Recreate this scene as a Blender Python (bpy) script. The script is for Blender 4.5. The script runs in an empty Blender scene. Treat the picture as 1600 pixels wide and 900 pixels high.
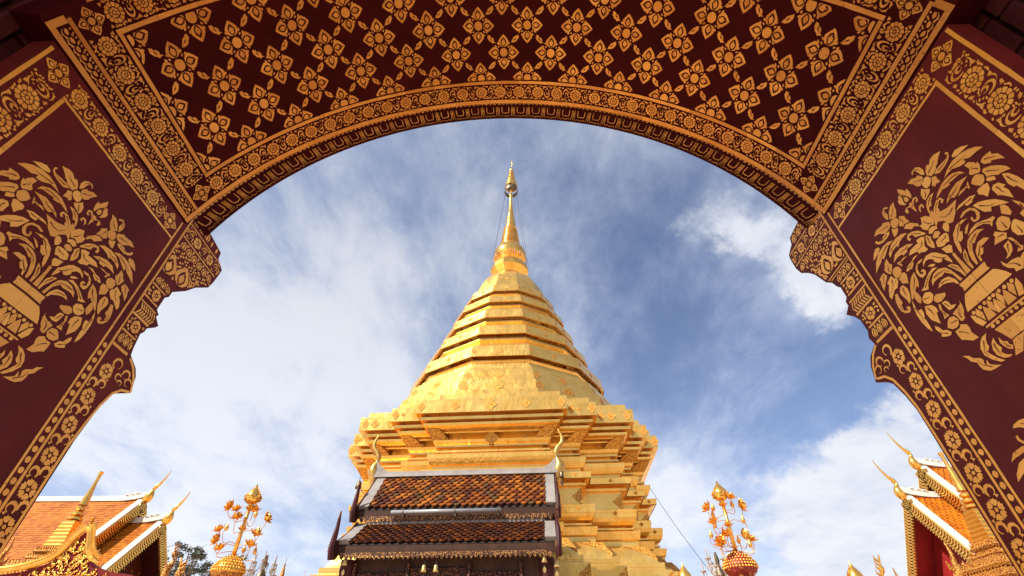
import bpy, bmesh, math, random
from mathutils import Vector, Matrix
R = math.radians
PI = math.pi
random.seed(7)
SC = bpy.context.scene
COL = SC.collection

# ------------------------------------------------------------------ camera
PITCH, YAW, F = R(40.7), R(1.0), 739.0
cam_d = bpy.data.cameras.new('camera')
cam = bpy.data.objects.new('camera', cam_d)
COL.objects.link(cam)
cam_d.sensor_width = 36.0
cam_d.lens = 36.0 * F / 1600.0
cam_d.clip_start = 0.05
cam_d.clip_end = 3000
cam.location = (0.0685, 0, 1.6)
cam.rotation_euler = (R(90) + PITCH, 0, YAW)
SC.camera = cam
SC.render.engine = 'CYCLES'
SC.cycles.use_denoising = True
try:
    SC.cycles.denoiser = 'OPENIMAGEDENOISE'
except Exception:
    pass
SC.cycles.max_bounces = 8
SC.cycles.diffuse_bounces = 5
SC.cycles.glossy_bounces = 5
SC.cycles.sample_clamp_indirect = 6.0
SC.view_settings.view_transform = 'Standard'
SC.view_settings.look = 'None'
SC.view_settings.gamma = 1.0
SC.view_settings.exposure = 1.02

# ------------------------------------------------------------------ sun and sky
SUN_AZ, SUN_EL = R(-126.0), R(46.0)          # azimuth from +Y towards +X: behind the camera, to its left
sv = Vector((math.sin(SUN_AZ) * math.cos(SUN_EL), math.cos(SUN_AZ) * math.cos(SUN_EL), math.sin(SUN_EL)))
sun_d = bpy.data.lights.new('sun', 'SUN')
sun_d.energy = 3.9
sun_d.angle = R(0.6)
sun_d.color = (1.0, 0.93, 0.82)
sun = bpy.data.objects.new('sun', sun_d)
COL.objects.link(sun)
sun.rotation_euler = (-sv).to_track_quat('-Z', 'Y').to_euler()

W = bpy.data.worlds.new('World')
SC.world = W
W.use_nodes = True
nt = W.node_tree
nt.nodes.clear()


def nd(tree, kind, **kw):
    n = tree.nodes.new(kind)
    for k, v in kw.items():
        if k == 'inp':
            for i, x in v.items():
                n.inputs[i].default_value = x
        else:
            setattr(n, k, v)
    return n


def mth(tree, op, a, b=None, clamp=False):
    n = tree.nodes.new('ShaderNodeMath')
    n.operation = op
    n.use_clamp = clamp
    for i, x in enumerate((a, b)):
        if x is None:
            continue
        if hasattr(x, 'is_output') or hasattr(x, 'links'):
            tree.links.new(x, n.inputs[i])
        else:
            n.inputs[i].default_value = x
    return n.outputs[0]


def ramp(tree, fac, stops, interp='LINEAR'):
    n = tree.nodes.new('ShaderNodeValToRGB')
    n.color_ramp.interpolation = interp
    while len(n.color_ramp.elements) < len(stops):
        n.color_ramp.elements.new(0.5)
    for e, (p, c) in zip(n.color_ramp.elements, stops):
        e.position = p
        e.color = (*c, 1) if len(c) == 3 else c
    tree.links.new(fac, n.inputs[0])
    return n.outputs[0]


def mixc(tree, fac, a, b, mode='MIX'):
    n = tree.nodes.new('ShaderNodeMix')
    n.data_type = 'RGBA'
    n.blend_type = mode
    for sock, x in ((n.inputs[0], fac), (n.inputs[6], a), (n.inputs[7], b)):
        if hasattr(x, 'links'):
            tree.links.new(x, sock)
        elif isinstance(x, (int, float)):
            sock.default_value = x
        else:
            sock.default_value = (*x, 1) if len(x) == 3 else x
    return n.outputs[2]


def build_sky():
    L = nt.links
    sky = nd(nt, 'ShaderNodeTexSky', sky_type='NISHITA')
    sky.sun_disc = False
    sky.sun_elevation = SUN_EL
    sky.sun_rotation = SUN_AZ
    sky.altitude = 1000
    sky.air_density = 1.0
    sky.dust_density = 0.6
    sky.ozone_density = 1.5
    tc = nd(nt, 'ShaderNodeTexCoord')
    d = tc.outputs['Generated']
    sep = nd(nt, 'ShaderNodeSeparateXYZ')
    L.new(d, sep.inputs[0])
    den = mth(nt, 'ADD', mth(nt, 'MAXIMUM', sep.outputs[2], 0.0), 0.22)
    comb = nd(nt, 'ShaderNodeCombineXYZ')
    L.new(mth(nt, 'DIVIDE', sep.outputs[0], den), comb.inputs[0])
    L.new(mth(nt, 'DIVIDE', sep.outputs[1], den), comb.inputs[1])
    pos = comb.outputs[0]

    def noise(scale, detail, rough, off=(0, 0, 0), stretch=(1, 1, 1), dist=0.0, rot=0.0):
        mp = nd(nt, 'ShaderNodeMapping')
        mp.inputs['Location'].default_value = off
        mp.inputs['Scale'].default_value = stretch
        mp.inputs['Rotation'].default_value = (0, 0, rot)
        L.new(pos, mp.inputs[0])
        n = nd(nt, 'ShaderNodeTexNoise', inp={'Scale': scale, 'Detail': detail, 'Roughness': rough, 'Distortion': dist})
        L.new(mp.outputs[0], n.inputs['Vector'])
        return n.outputs['Fac']
    wisp = noise(2.3, 10, 0.62, (3.1, 1.7, 0), (1.0, 0.55, 1), 0.35, 0.5)
    fine = noise(6.5, 9, 0.66, (1.3, 4.2, 0), (1.0, 0.7, 1), 0.25, 0.9)
    edge = noise(5.0, 8, 0.62, (7.7, 2.2, 0), (1, 1, 1), 0.2)
    # direction jittered by noise, so that the clouds' outlines are ragged
    jn = nd(nt, 'ShaderNodeTexNoise', inp={'Scale': 6.0, 'Detail': 8, 'Roughness': 0.62})
    L.new(d, jn.inputs['Vector'])
    js = nd(nt, 'ShaderNodeVectorMath', operation='MULTIPLY_ADD')
    L.new(jn.outputs['Color'], js.inputs[0])
    js.inputs[1].default_value = (0.30, 0.30, 0.30)
    js.inputs[2].default_value = (-0.15, -0.15, -0.15)
    ja = nd(nt, 'ShaderNodeVectorMath', operation='ADD')
    L.new(d, ja.inputs[0])
    L.new(js.outputs[0], ja.inputs[1])
    jv = ja.outputs[0]

    def blob(v, r0, r1, amp, src=jv):
        """smooth bump of cloud (or of clear sky) round a direction; r0, r1: inner and outer angle in degrees"""
        v = Vector(v).normalized()
        n = nd(nt, 'ShaderNodeVectorMath', operation='DISTANCE')
        L.new(src, n.inputs[0])
        n.inputs[1].default_value = v
        m = nd(nt, 'ShaderNodeMapRange', interpolation_type='SMOOTHSTEP')
        m.inputs[1].default_value = 2 * math.sin(R(r0) / 2)
        m.inputs[2].default_value = 2 * math.sin(R(r1) / 2)
        m.inputs[3].default_value = amp
        m.inputs[4].default_value = 0.0
        L.new(n.outputs['Value'], m.inputs[0])
        return m.outputs[0]
    cover = mth(nt, 'ADD', mth(nt, 'MULTIPLY', mth(nt, 'SUBTRACT', wisp, 0.5), 1.55), 0.42)
    cover = mth(nt, 'ADD', cover, mth(nt, 'MULTIPLY', mth(nt, 'SUBTRACT', fine, 0.5), 0.75))
    for v, a, b, amp in (
            ((-0.60, 0.72, 0.42), 4, 34, 0.42), ((-0.35, 0.70, 0.45), 3, 22, 0.22), ((-0.646, 0.719, 0.255), 1, 8, -0.22),
            ((-0.14, 0.61, 0.78), 4, 20, 0.05),
            ((0.42, 0.79, 0.445), 3, 16, -0.17), ((0.57, 0.70, 0.43), 2, 11, -0.14), ((0.25, 0.76, 0.60), 2, 12, -0.14),
            ((0.10, 0.94, 0.16), 4, 20, 0.22), ((0.30, 0.92, 0.24), 2, 14, 0.12)):
        cover = mth(nt, 'ADD', cover, blob(v, a, b, amp, d))
    # heaped bright clouds on the right
    heap = mth(nt, 'ADD', blob((0.50, 0.600, 0.620), 1.0, 8.5, 0.62), blob((0.555, 0.632, 0.545), 1.0, 6.0, 0.50))
    heap = mth(nt, 'ADD', heap, blob((0.405, 0.600, 0.690), 1.0, 8.0, 0.40))
    heap = mth(nt, 'ADD', heap, blob((0.545, 0.800, 0.225), 2.0, 11.0, 0.72))
    heap = mth(nt, 'ADD', heap, blob((0.62, 0.735, 0.28), 2.0, 9.0, 0.5))
    heap = mth(nt, 'ADD', heap, blob((0.44, 0.87, 0.20), 2.0, 8.0, 0.4))
    heap = mth(nt, 'ADD', heap, mth(nt, 'MULTIPLY', mth(nt, 'SUBTRACT', edge, 0.50), 0.85))
    hm = nd(nt, 'ShaderNodeMapRange', interpolation_type='SMOOTHSTEP')
    hm.inputs[1].default_value = 0.15
    hm.inputs[2].default_value = 0.66
    L.new(heap, hm.inputs[0])
    thin = nd(nt, 'ShaderNodeMapRange', interpolation_type='SMOOTHSTEP')
    thin.inputs[1].default_value = -0.02
    thin.inputs[2].default_value = 0.98
    L.new(cover, thin.inputs[0])
    # clear blue from the sky model; thin veil; bright heaps
    blue = mixc(nt, 1.0, sky.outputs[0], SKY_TINT, 'MULTIPLY')
    veil = ramp(nt, thin.outputs[0], [(0.0, (4.9, 5.8, 8.3)), (0.45, (6.0, 6.75, 8.7)), (1.0, (7.7, 8.1, 9.0))])
    low = nd(nt, 'ShaderNodeMapRange')
    low.inputs[1].default_value = 0.85
    low.inputs[2].default_value = 0.15
    low.inputs[3].default_value = 0.80
    low.inputs[4].default_value = 1.16
    L.new(sep.outputs[2], low.inputs[0])
    vl = nd(nt, 'ShaderNodeVectorMath', operation='SCALE')
    L.new(veil, vl.inputs[0])
    L.new(low.outputs[0], vl.inputs['Scale'])
    fac = mth(nt, 'ADD', mth(nt, 'MULTIPLY', thin.outputs[0], 0.95), 0.05, True)
    c = mixc(nt, fac, blue, vl.outputs[0])
    shade = ramp(nt, edge, [(0.30, (6.9, 7.4, 8.5)), (0.60, (8.9, 9.1, 9.6))])
    c = mixc(nt, mth(nt, 'MULTIPLY', hm.outputs[0], 0.9), c, shade)
    bg = nd(nt, 'ShaderNodeBackground')
    bg.inputs[1].default_value = 0.0515
    L.new(c, bg.inputs[0])
    out = nd(nt, 'ShaderNodeOutputWorld')
    L.new(bg.outputs[0], out.inputs[0])


SKY_TINT = (1.6, 1.5, 1.55)
build_sky()


# ------------------------------------------------------------------ materials
def material(name):
    m = bpy.data.materials.new(name)
    m.use_nodes = True
    t = m.node_tree
    b = t.nodes['Principled BSDF']
    return m, t, b


def noise_node(t, scale, detail=5, rough=0.55, coord='Object', stretch=None, dist=0.0):
    tc = nd(t, 'ShaderNodeTexCoord')
    n = nd(t, 'ShaderNodeTexNoise', inp={'Scale': scale, 'Detail': detail, 'Roughness': rough, 'Distortion': dist})
    if stretch:
        mp = nd(t, 'ShaderNodeMapping')
        mp.inputs['Scale'].default_value = stretch
        t.links.new(tc.outputs[coord], mp.inputs[0])
        t.links.new(mp.outputs[0], n.inputs['Vector'])
    else:
        t.links.new(tc.outputs[coord], n.inputs['Vector'])
    return n.outputs['Fac']


def bump(t, b, height, strength, dist=0.02):
    n = nd(t, 'ShaderNodeBump')
    n.inputs['Strength'].default_value = strength
    n.inputs['Distance'].default_value = dist
    t.links.new(height, n.inputs['Height'])
    t.links.new(n.outputs[0], b.inputs['Normal'])
    return n


def simple(name, c0, c1, scale=6, rough=0.5, metal=0.0, bumpy=0.1, bscale=None, bdist=0.01, rvar=0.12, stretch=None, spec=None):
    """one surface with two mixed tones, uneven gloss and a little relief"""
    m, t, b = material(name)
    f = noise_node(t, scale, 6, 0.6, stretch=stretch)
    t.links.new(ramp(t, f, [(0.32, c0), (0.68, c1)]), b.inputs['Base Color'])
    b.inputs['Metallic'].default_value = metal
    g = noise_node(t, scale * 2.3, 4)
    t.links.new(mth(t, 'ADD', mth(t, 'MULTIPLY', mth(t, 'SUBTRACT', g, 0.5), rvar * 2), rough, True), b.inputs['Roughness'])
    if spec is not None:
        b.inputs['Specular IOR Level'].default_value = spec
    if bumpy:
        bump(t, b, noise_node(t, bscale or scale * 5, 5), bumpy, bdist)
    return m


def ornate(name, c0, c1, scale, rough=0.4, metal=0.7, strength=0.8, dist=0.02, dark=None):
    """chased or carved gilt work: scrolls and beads as relief, a darker tone where the relief is low"""
    m, t, b = material(name)
    tc = nd(t, 'ShaderNodeTexCoord')
    v = nd(t, 'ShaderNodeTexVoronoi', feature='SMOOTH_F1', inp={'Scale': scale, 'Smoothness': 0.35, 'Randomness': 0.75})
    t.links.new(tc.outputs['Object'], v.inputs['Vector'])
    w = nd(t, 'ShaderNodeTexNoise', inp={'Scale': scale * 0.8, 'Detail': 3, 'Distortion': 2.5})
    t.links.new(tc.outputs['Object'], w.inputs['Vector'])
    h = mth(t, 'ADD', mth(t, 'MULTIPLY', v.outputs['Distance'], -1.3), mth(t, 'MULTIPLY', w.outputs['Fac'], 0.9))
    stops = [(0.0, dark or tuple(x * 0.35 for x in c0)), (0.30, c0), (0.75, c1)]
    t.links.new(ramp(t, mth(t, 'ADD', h, 0.35, True), stops), b.inputs['Base Color'])
    b.inputs['Metallic'].default_value = metal
    b.inputs['Roughness'].default_value = rough
    bump(t, b, h, strength, dist)
    return m


M = {}
def lacquer(name, c0, c1, c2, rough, spec):
    """old lacquered plaster: faded patches, brush marks, dark specks and fine scratches"""
    m, t, b = material(name)
    f = noise_node(t, 2.4, 7, 0.62)
    c = ramp(t, f, [(0.28, c0), (0.52, c1), (0.74, c2)])
    br = noise_node(t, 9, 5, 0.6, stretch=(1, 1, 0.12))
    c = mixc(t, 1.0, c, ramp(t, br, [(0.30, (0.84, 0.84, 0.84)), (0.70, (1.10, 1.10, 1.10))]), 'MULTIPLY')
    sp = noise_node(t, 95, 2, 0.4)
    c = mixc(t, ramp(t, sp, [(0.235, (0.8, 0.8, 0.8)), (0.28, (0, 0, 0))]), c, tuple(x * 0.3 for x in c0))
    sc = noise_node(t, 30, 3, 0.7, stretch=(1, 0.15, 1), dist=1.5)
    c = mixc(t, mth(t, 'MULTIPLY', ramp(t, sc, [(0.70, (0, 0, 0)), (0.76, (1, 1, 1))]), 0.35), c, (0.20, 0.07, 0.05))
    t.links.new(c, b.inputs['Base Color'])
    t.links.new(mth(t, 'ADD', mth(t, 'MULTIPLY', noise_node(t, 5, 5), 0.35), rough - 0.17), b.inputs['Roughness'])
    b.inputs['Specular IOR Level'].default_value = spec
    bump(t, b, mth(t, 'ADD', mth(t, 'MULTIPLY', noise_node(t, 6, 4), 1.0), mth(t, 'MULTIPLY', noise_node(t, 45, 4), 0.25)), 0.22, 0.010)
    return m


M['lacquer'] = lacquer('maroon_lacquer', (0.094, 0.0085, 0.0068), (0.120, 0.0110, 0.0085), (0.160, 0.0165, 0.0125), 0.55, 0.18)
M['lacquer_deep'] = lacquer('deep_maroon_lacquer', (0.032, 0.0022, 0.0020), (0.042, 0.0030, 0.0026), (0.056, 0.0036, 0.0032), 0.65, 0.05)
M['block'] = simple('old_red_plaster', (0.040, 0.007, 0.006), (0.085, 0.016, 0.014), 7, 0.8, 0, 0.4, 24, 0.01, spec=0.1)
M['red_dark'] = simple('deep_red_field', (0.12, 0.007, 0.006), (0.19, 0.011, 0.009), 8, 0.6, 0, 0.15, 30, 0.004, spec=0.2)


def leaf_gold(name, a, b_, metal, rough):
    """gold leaf laid by hand: every piece a slightly different tone, rubbed through in places"""
    m, t, b = material(name)
    g = nd(t, 'ShaderNodeNewGeometry')
    f = noise_node(t, 5, 7, 0.65)
    wear = noise_node(t, 75, 7, 0.75)
    area = noise_node(t, 3.5, 4, 0.6)
    c = ramp(t, mth(t, 'ADD', mth(t, 'MULTIPLY', f, 0.75), mth(t, 'MULTIPLY', g.outputs['Random Per Island'], 0.25)), [(0.28, a), (0.68, b_)])
    c = mixc(t, 1.0, c, ramp(t, g.outputs['Random Per Island'], [(0.0, (0.86, 0.84, 0.80)), (1.0, (1.04, 1.04, 1.04))]), 'MULTIPLY')
    w = ramp(t, mth(t, 'ADD', wear, mth(t, 'MULTIPLY', mth(t, 'SUBTRACT', area, 0.5), -0.35)), [(0.33, (1, 1, 1)), (0.40, (0, 0, 0))])
    c = mixc(t, w, c, (a[0] * 0.42, a[1] * 0.30, a[2] * 0.3))
    t.links.new(c, b.inputs['Base Color'])
    b.inputs['Metallic'].default_value = metal
    t.links.new(mth(t, 'ADD', mth(t, 'MULTIPLY', noise_node(t, 14, 4), 0.30), rough - 0.15), b.inputs['Roughness'])
    bump(t, b, mth(t, 'ADD', noise_node(t, 90, 4), mth(t, 'MULTIPLY', noise_node(t, 16, 3), 1.2)), 0.30, 0.004)
    return m


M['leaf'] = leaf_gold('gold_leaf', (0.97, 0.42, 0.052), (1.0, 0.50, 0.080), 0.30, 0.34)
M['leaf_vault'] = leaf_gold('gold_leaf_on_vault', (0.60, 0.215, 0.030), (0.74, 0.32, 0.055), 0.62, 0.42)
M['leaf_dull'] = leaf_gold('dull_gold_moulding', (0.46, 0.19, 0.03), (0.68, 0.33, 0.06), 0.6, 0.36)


def gold_sheet():
    """hammered gilt copper plates: long buckles, small dents, seams between the plates"""
    m, t, b = material('gilt_copper_sheet')
    f = noise_node(t, 1.7, 6, 0.6)
    streak = noise_node(t, 1.2, 4, 0.6, stretch=(6, 6, 0.35))
    tc = nd(t, 'ShaderNodeTexCoord')
    sp = nd(t, 'ShaderNodeSeparateXYZ')
    t.links.new(tc.outputs['Object'], sp.inputs[0])
    cb = nd(t, 'ShaderNodeCombineXYZ')
    t.links.new(mth(t, 'ADD', sp.outputs[0], mth(t, 'MULTIPLY', sp.outputs[1], 0.83)), cb.inputs[0])
    t.links.new(sp.outputs[2], cb.inputs[1])
    br = nd(t, 'ShaderNodeTexBrick', inp={'Scale': 1.0, 'Mortar Size': 0.006, 'Mortar Smooth': 0.4, 'Brick Width': 1.15, 'Row Height': 0.62,
                                          'Color1': (0.97, 0.965, 0.95, 1), 'Color2': (1.03, 1.03, 1.03, 1), 'Mortar': (0.78, 0.72, 0.64, 1)})
    t.links.new(cb.outputs[0], br.inputs['Vector'])
    c = ramp(t, f, [(0.30, (0.87, 0.480, 0.092)), (0.70, (0.95, 0.605, 0.165))])
    c = mixc(t, mth(t, 'MULTIPLY', ramp(t, streak, [(0.50, (0, 0, 0)), (0.72, (1, 1, 1))]), 0.28), c, (0.60, 0.27, 0.045))
    c = mixc(t, 1.0, c, br.outputs['Color'], 'MULTIPLY')
    t.links.new(c, b.inputs['Base Color'])
    b.inputs['Metallic'].default_value = 0.84
    t.links.new(mth(t, 'ADD', mth(t, 'MULTIPLY', noise_node(t, 3.0, 4), 0.24), 0.20), b.inputs['Roughness'])
    big = noise_node(t, 2.2, 3, 0.5, stretch=(1.6, 1.6, 0.8), dist=0.8)
    sm = noise_node(t, 11, 4, 0.6)
    crease = noise_node(t, 3.4, 2, 0.5, stretch=(1.5, 1.5, 0.9), dist=1.6)
    patch = ramp(t, noise_node(t, 0.9, 3, 0.5), [(0.46, (0, 0, 0)), (0.62, (1, 1, 1))])
    ridge = mth(t, 'ABSOLUTE', mth(t, 'SUBTRACT', crease, 0.5))
    h = mth(t, 'ADD', mth(t, 'MULTIPLY', big, 0.9), mth(t, 'MULTIPLY', sm, 0.10))
    h = mth(t, 'ADD', h, mth(t, 'MULTIPLY', mth(t, 'MULTIPLY', ridge, patch), -1.1))
    h = mth(t, 'ADD', h, mth(t, 'MULTIPLY', br.outputs['Fac'], -0.05))
    bump(t, b, h, 0.20, 0.08)
    return m


M['gold'] = gold_sheet()
M['gold_smooth'] = simple('polished_gilding', (0.82, 0.41, 0.070), (0.94, 0.55, 0.125), 3, 0.24, 0.86, 0.12, 9, 0.02, 0.1)
M['gold_deep'] = simple('deep_gilding', (0.76, 0.34, 0.045), (0.94, 0.52, 0.100), 7, 0.30, 0.82, 0.2, 20, 0.01, 0.12)
M['finial_gold'] = simple('tarnished_gilding', (0.42, 0.22, 0.050), (0.66, 0.38, 0.09), 7, 0.35, 0.7, 0.2, 20, 0.01, 0.12)
M['gold_relief'] = ornate('gilt_relief', (0.72, 0.34, 0.045), (0.95, 0.57, 0.12), 30, 0.40, 0.55, 0.6, 0.012, (0.40, 0.16, 0.022))
M['gold_fine'] = ornate('fine_gilt_carving', (0.72, 0.32, 0.045), (0.93, 0.53, 0.11), 52, 0.40, 0.5, 0.7, 0.012, (0.26, 0.075, 0.012))
M['gold_dark'] = ornate('old_gilt_carving', (0.42, 0.19, 0.034), (0.80, 0.44, 0.095), 30, 0.45, 0.45, 0.6, 0.012, (0.14, 0.045, 0.010))
M['fringe'] = ornate('dull_gilt_fringe', (0.20, 0.085, 0.020), (0.50, 0.25, 0.06), 30, 0.5, 0.4, 0.5, 0.01, (0.05, 0.015, 0.006))
M['carved_dark'] = ornate('dark_carved_panel', (0.09, 0.022, 0.010), (0.26, 0.10, 0.025), 26, 0.5, 0.3, 0.9, 0.02, (0.02, 0.005, 0.004))
M['red_gold'] = ornate('gilt_flames_on_red', (0.28, 0.03, 0.016), (0.88, 0.45, 0.08), 12, 0.42, 0.3, 0.9, 0.03, (0.25, 0.02, 0.014))
M['red'] = simple('red_painted_board', (0.24, 0.012, 0.012), (0.34, 0.022, 0.020), 5, 0.5, 0, 0.1, 30, 0.004, stretch=(1, 1, 0.3))
M['maroon_board'] = simple('maroon_board', (0.034, 0.0045, 0.0040), (0.060, 0.008, 0.0065), 6, 0.6, 0, 0.15, 30, 0.004, spec=0.25)
M['brown_board'] = simple('dark_brown_board', (0.035, 0.014, 0.007), (0.065, 0.026, 0.012), 6, 0.6, 0, 0.15, 30, 0.004, spec=0.25)
M['white'] = simple('white_plaster', (0.56, 0.51, 0.43), (0.70, 0.65, 0.56), 5, 0.65, 0, 0.15, 20, 0.006)
M['grey_cap'] = simple('shaded_plaster_cap', (0.20, 0.172, 0.15), (0.29, 0.255, 0.23), 4, 0.7, 0, 0.2, 18, 0.008)  # grey stands for shade over the shrine roof, put into the plaster colour
M['pipe'] = simple('grey_painted_metal', (0.25, 0.25, 0.25), (0.36, 0.36, 0.36), 5, 0.35, 0.2, 0.05)
M['bronze'] = simple('dark_bronze', (0.10, 0.075, 0.045), (0.20, 0.15, 0.08), 18, 0.4, 0.7, 0.15)
M['brass'] = simple('old_brass', (0.55, 0.36, 0.12), (0.80, 0.58, 0.22), 18, 0.35, 0.75, 0.15)
M['crystal'] = simple('dusty_crystal', (0.30, 0.24, 0.19), (0.56, 0.48, 0.40), 22, 0.25, 0.1, 0.1)
M['wire'] = simple('steel_cable', (0.035, 0.035, 0.04), (0.06, 0.06, 0.065), 30, 0.7, 0.0, 0, spec=0.1)
M['bark'] = simple('bark', (0.10, 0.075, 0.05), (0.18, 0.14, 0.10), 9, 0.85, 0, 0.5, 30, 0.03)


def tile_mat(name, cols, rough):
    m, t, b = material(name)
    g = nd(t, 'ShaderNodeNewGeometry')
    c = ramp(t, g.outputs['Random Per Island'], cols, 'CONSTANT' if len(cols) > 4 else 'LINEAR')
    f = noise_node(t, 14, 5, 0.65)
    c = mixc(t, 1.0, c, ramp(t, f, [(0.25, (0.62, 0.60, 0.58)), (0.70, (1.15, 1.1, 1.05))]), 'MULTIPLY')
    big = noise_node(t, 1.1, 4, 0.6)
    c = mixc(t, 1.0, c, ramp(t, big, [(0.30, (0.72, 0.70, 0.70)), (0.62, (1.0, 1.0, 1.0))]), 'MULTIPLY')
    t.links.new(c, b.inputs['Base Color'])
    b.inputs['Roughness'].default_value = rough
    b.inputs['Specular IOR Level'].default_value = 0.25
    bump(t, b, noise_node(t, 40, 4), 0.2, 0.004)
    return m


M['tile_old'] = tile_mat('aged_shaded_clay_tile', [(0.0, (0.31, 0.092, 0.012)), (0.16, (0.13, 0.034, 0.012)), (0.32, (0.38, 0.130, 0.016)), (0.47, (0.085, 0.026, 0.014)),
                                           (0.60, (0.25, 0.070, 0.012)), (0.74, (0.16, 0.060, 0.018)), (0.86, (0.12, 0.062, 0.024)), (0.93, (0.24, 0.075, 0.014))], 0.5)  # aged clay, its browns also deepened for shade over the shrine
M['tile_dim'] = tile_mat('shaded_clay_tile', [(0.0, (0.16, 0.046, 0.011)), (0.2, (0.090, 0.026, 0.012)), (0.42, (0.20, 0.060, 0.012)), (0.6, (0.070, 0.023, 0.014)), (0.8, (0.115, 0.034, 0.012))], 0.55)  # lower shrine roof: shade put into the tile colours
M['tile_orange'] = tile_mat('orange_glazed_tile', [(0.0, (0.54, 0.165, 0.012)), (0.5, (0.64, 0.225, 0.018)), (1.0, (0.44, 0.115, 0.010))], 0.42)
M['under'] = simple('roof_underside', (0.014, 0.006, 0.004), (0.026, 0.010, 0.007), 5, 0.8)


def marble_floor():
    m, t, b = material('pale_marble_paving')
    tc = nd(t, 'ShaderNodeTexCoord')
    br = nd(t, 'ShaderNodeTexBrick', inp={'Scale': 1.0, 'Mortar Size': 0.006, 'Brick Width': 0.6, 'Row Height': 0.6,
                                         'Color1': (0.74, 0.56, 0.39, 1), 'Color2': (0.80, 0.63, 0.45, 1), 'Mortar': (0.34, 0.27, 0.20, 1)})
    br.offset = 0.0
    t.links.new(tc.outputs['Object'], br.inputs['Vector'])
    f = noise_node(t, 1.5, 7, 0.65)
    c = mixc(t, 1.0, br.outputs[0], ramp(t, f, [(0.3, (0.78, 0.76, 0.74)), (0.7, (1.0, 1.0, 1.0))]), 'MULTIPLY')
    t.links.new(c, b.inputs['Base Color'])
    b.inputs['Roughness'].default_value = 0.35
    bump(t, b, br.outputs['Fac'], -0.3, 0.004)
    return m


M['floor'] = marble_floor()


def leaf_green():
    m, t, b = material('dark_green_leaf')
    g = nd(t, 'ShaderNodeNewGeometry')
    t.links.new(ramp(t, g.outputs['Random Per Island'], [(0.0, (0.040, 0.045, 0.024)), (0.6, (0.070, 0.075, 0.040)), (1.0, (0.100, 0.098, 0.058))]), b.inputs['Base Color'])
    b.inputs['Roughness'].default_value = 0.55
    return m


M['foliage'] = leaf_green()


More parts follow.
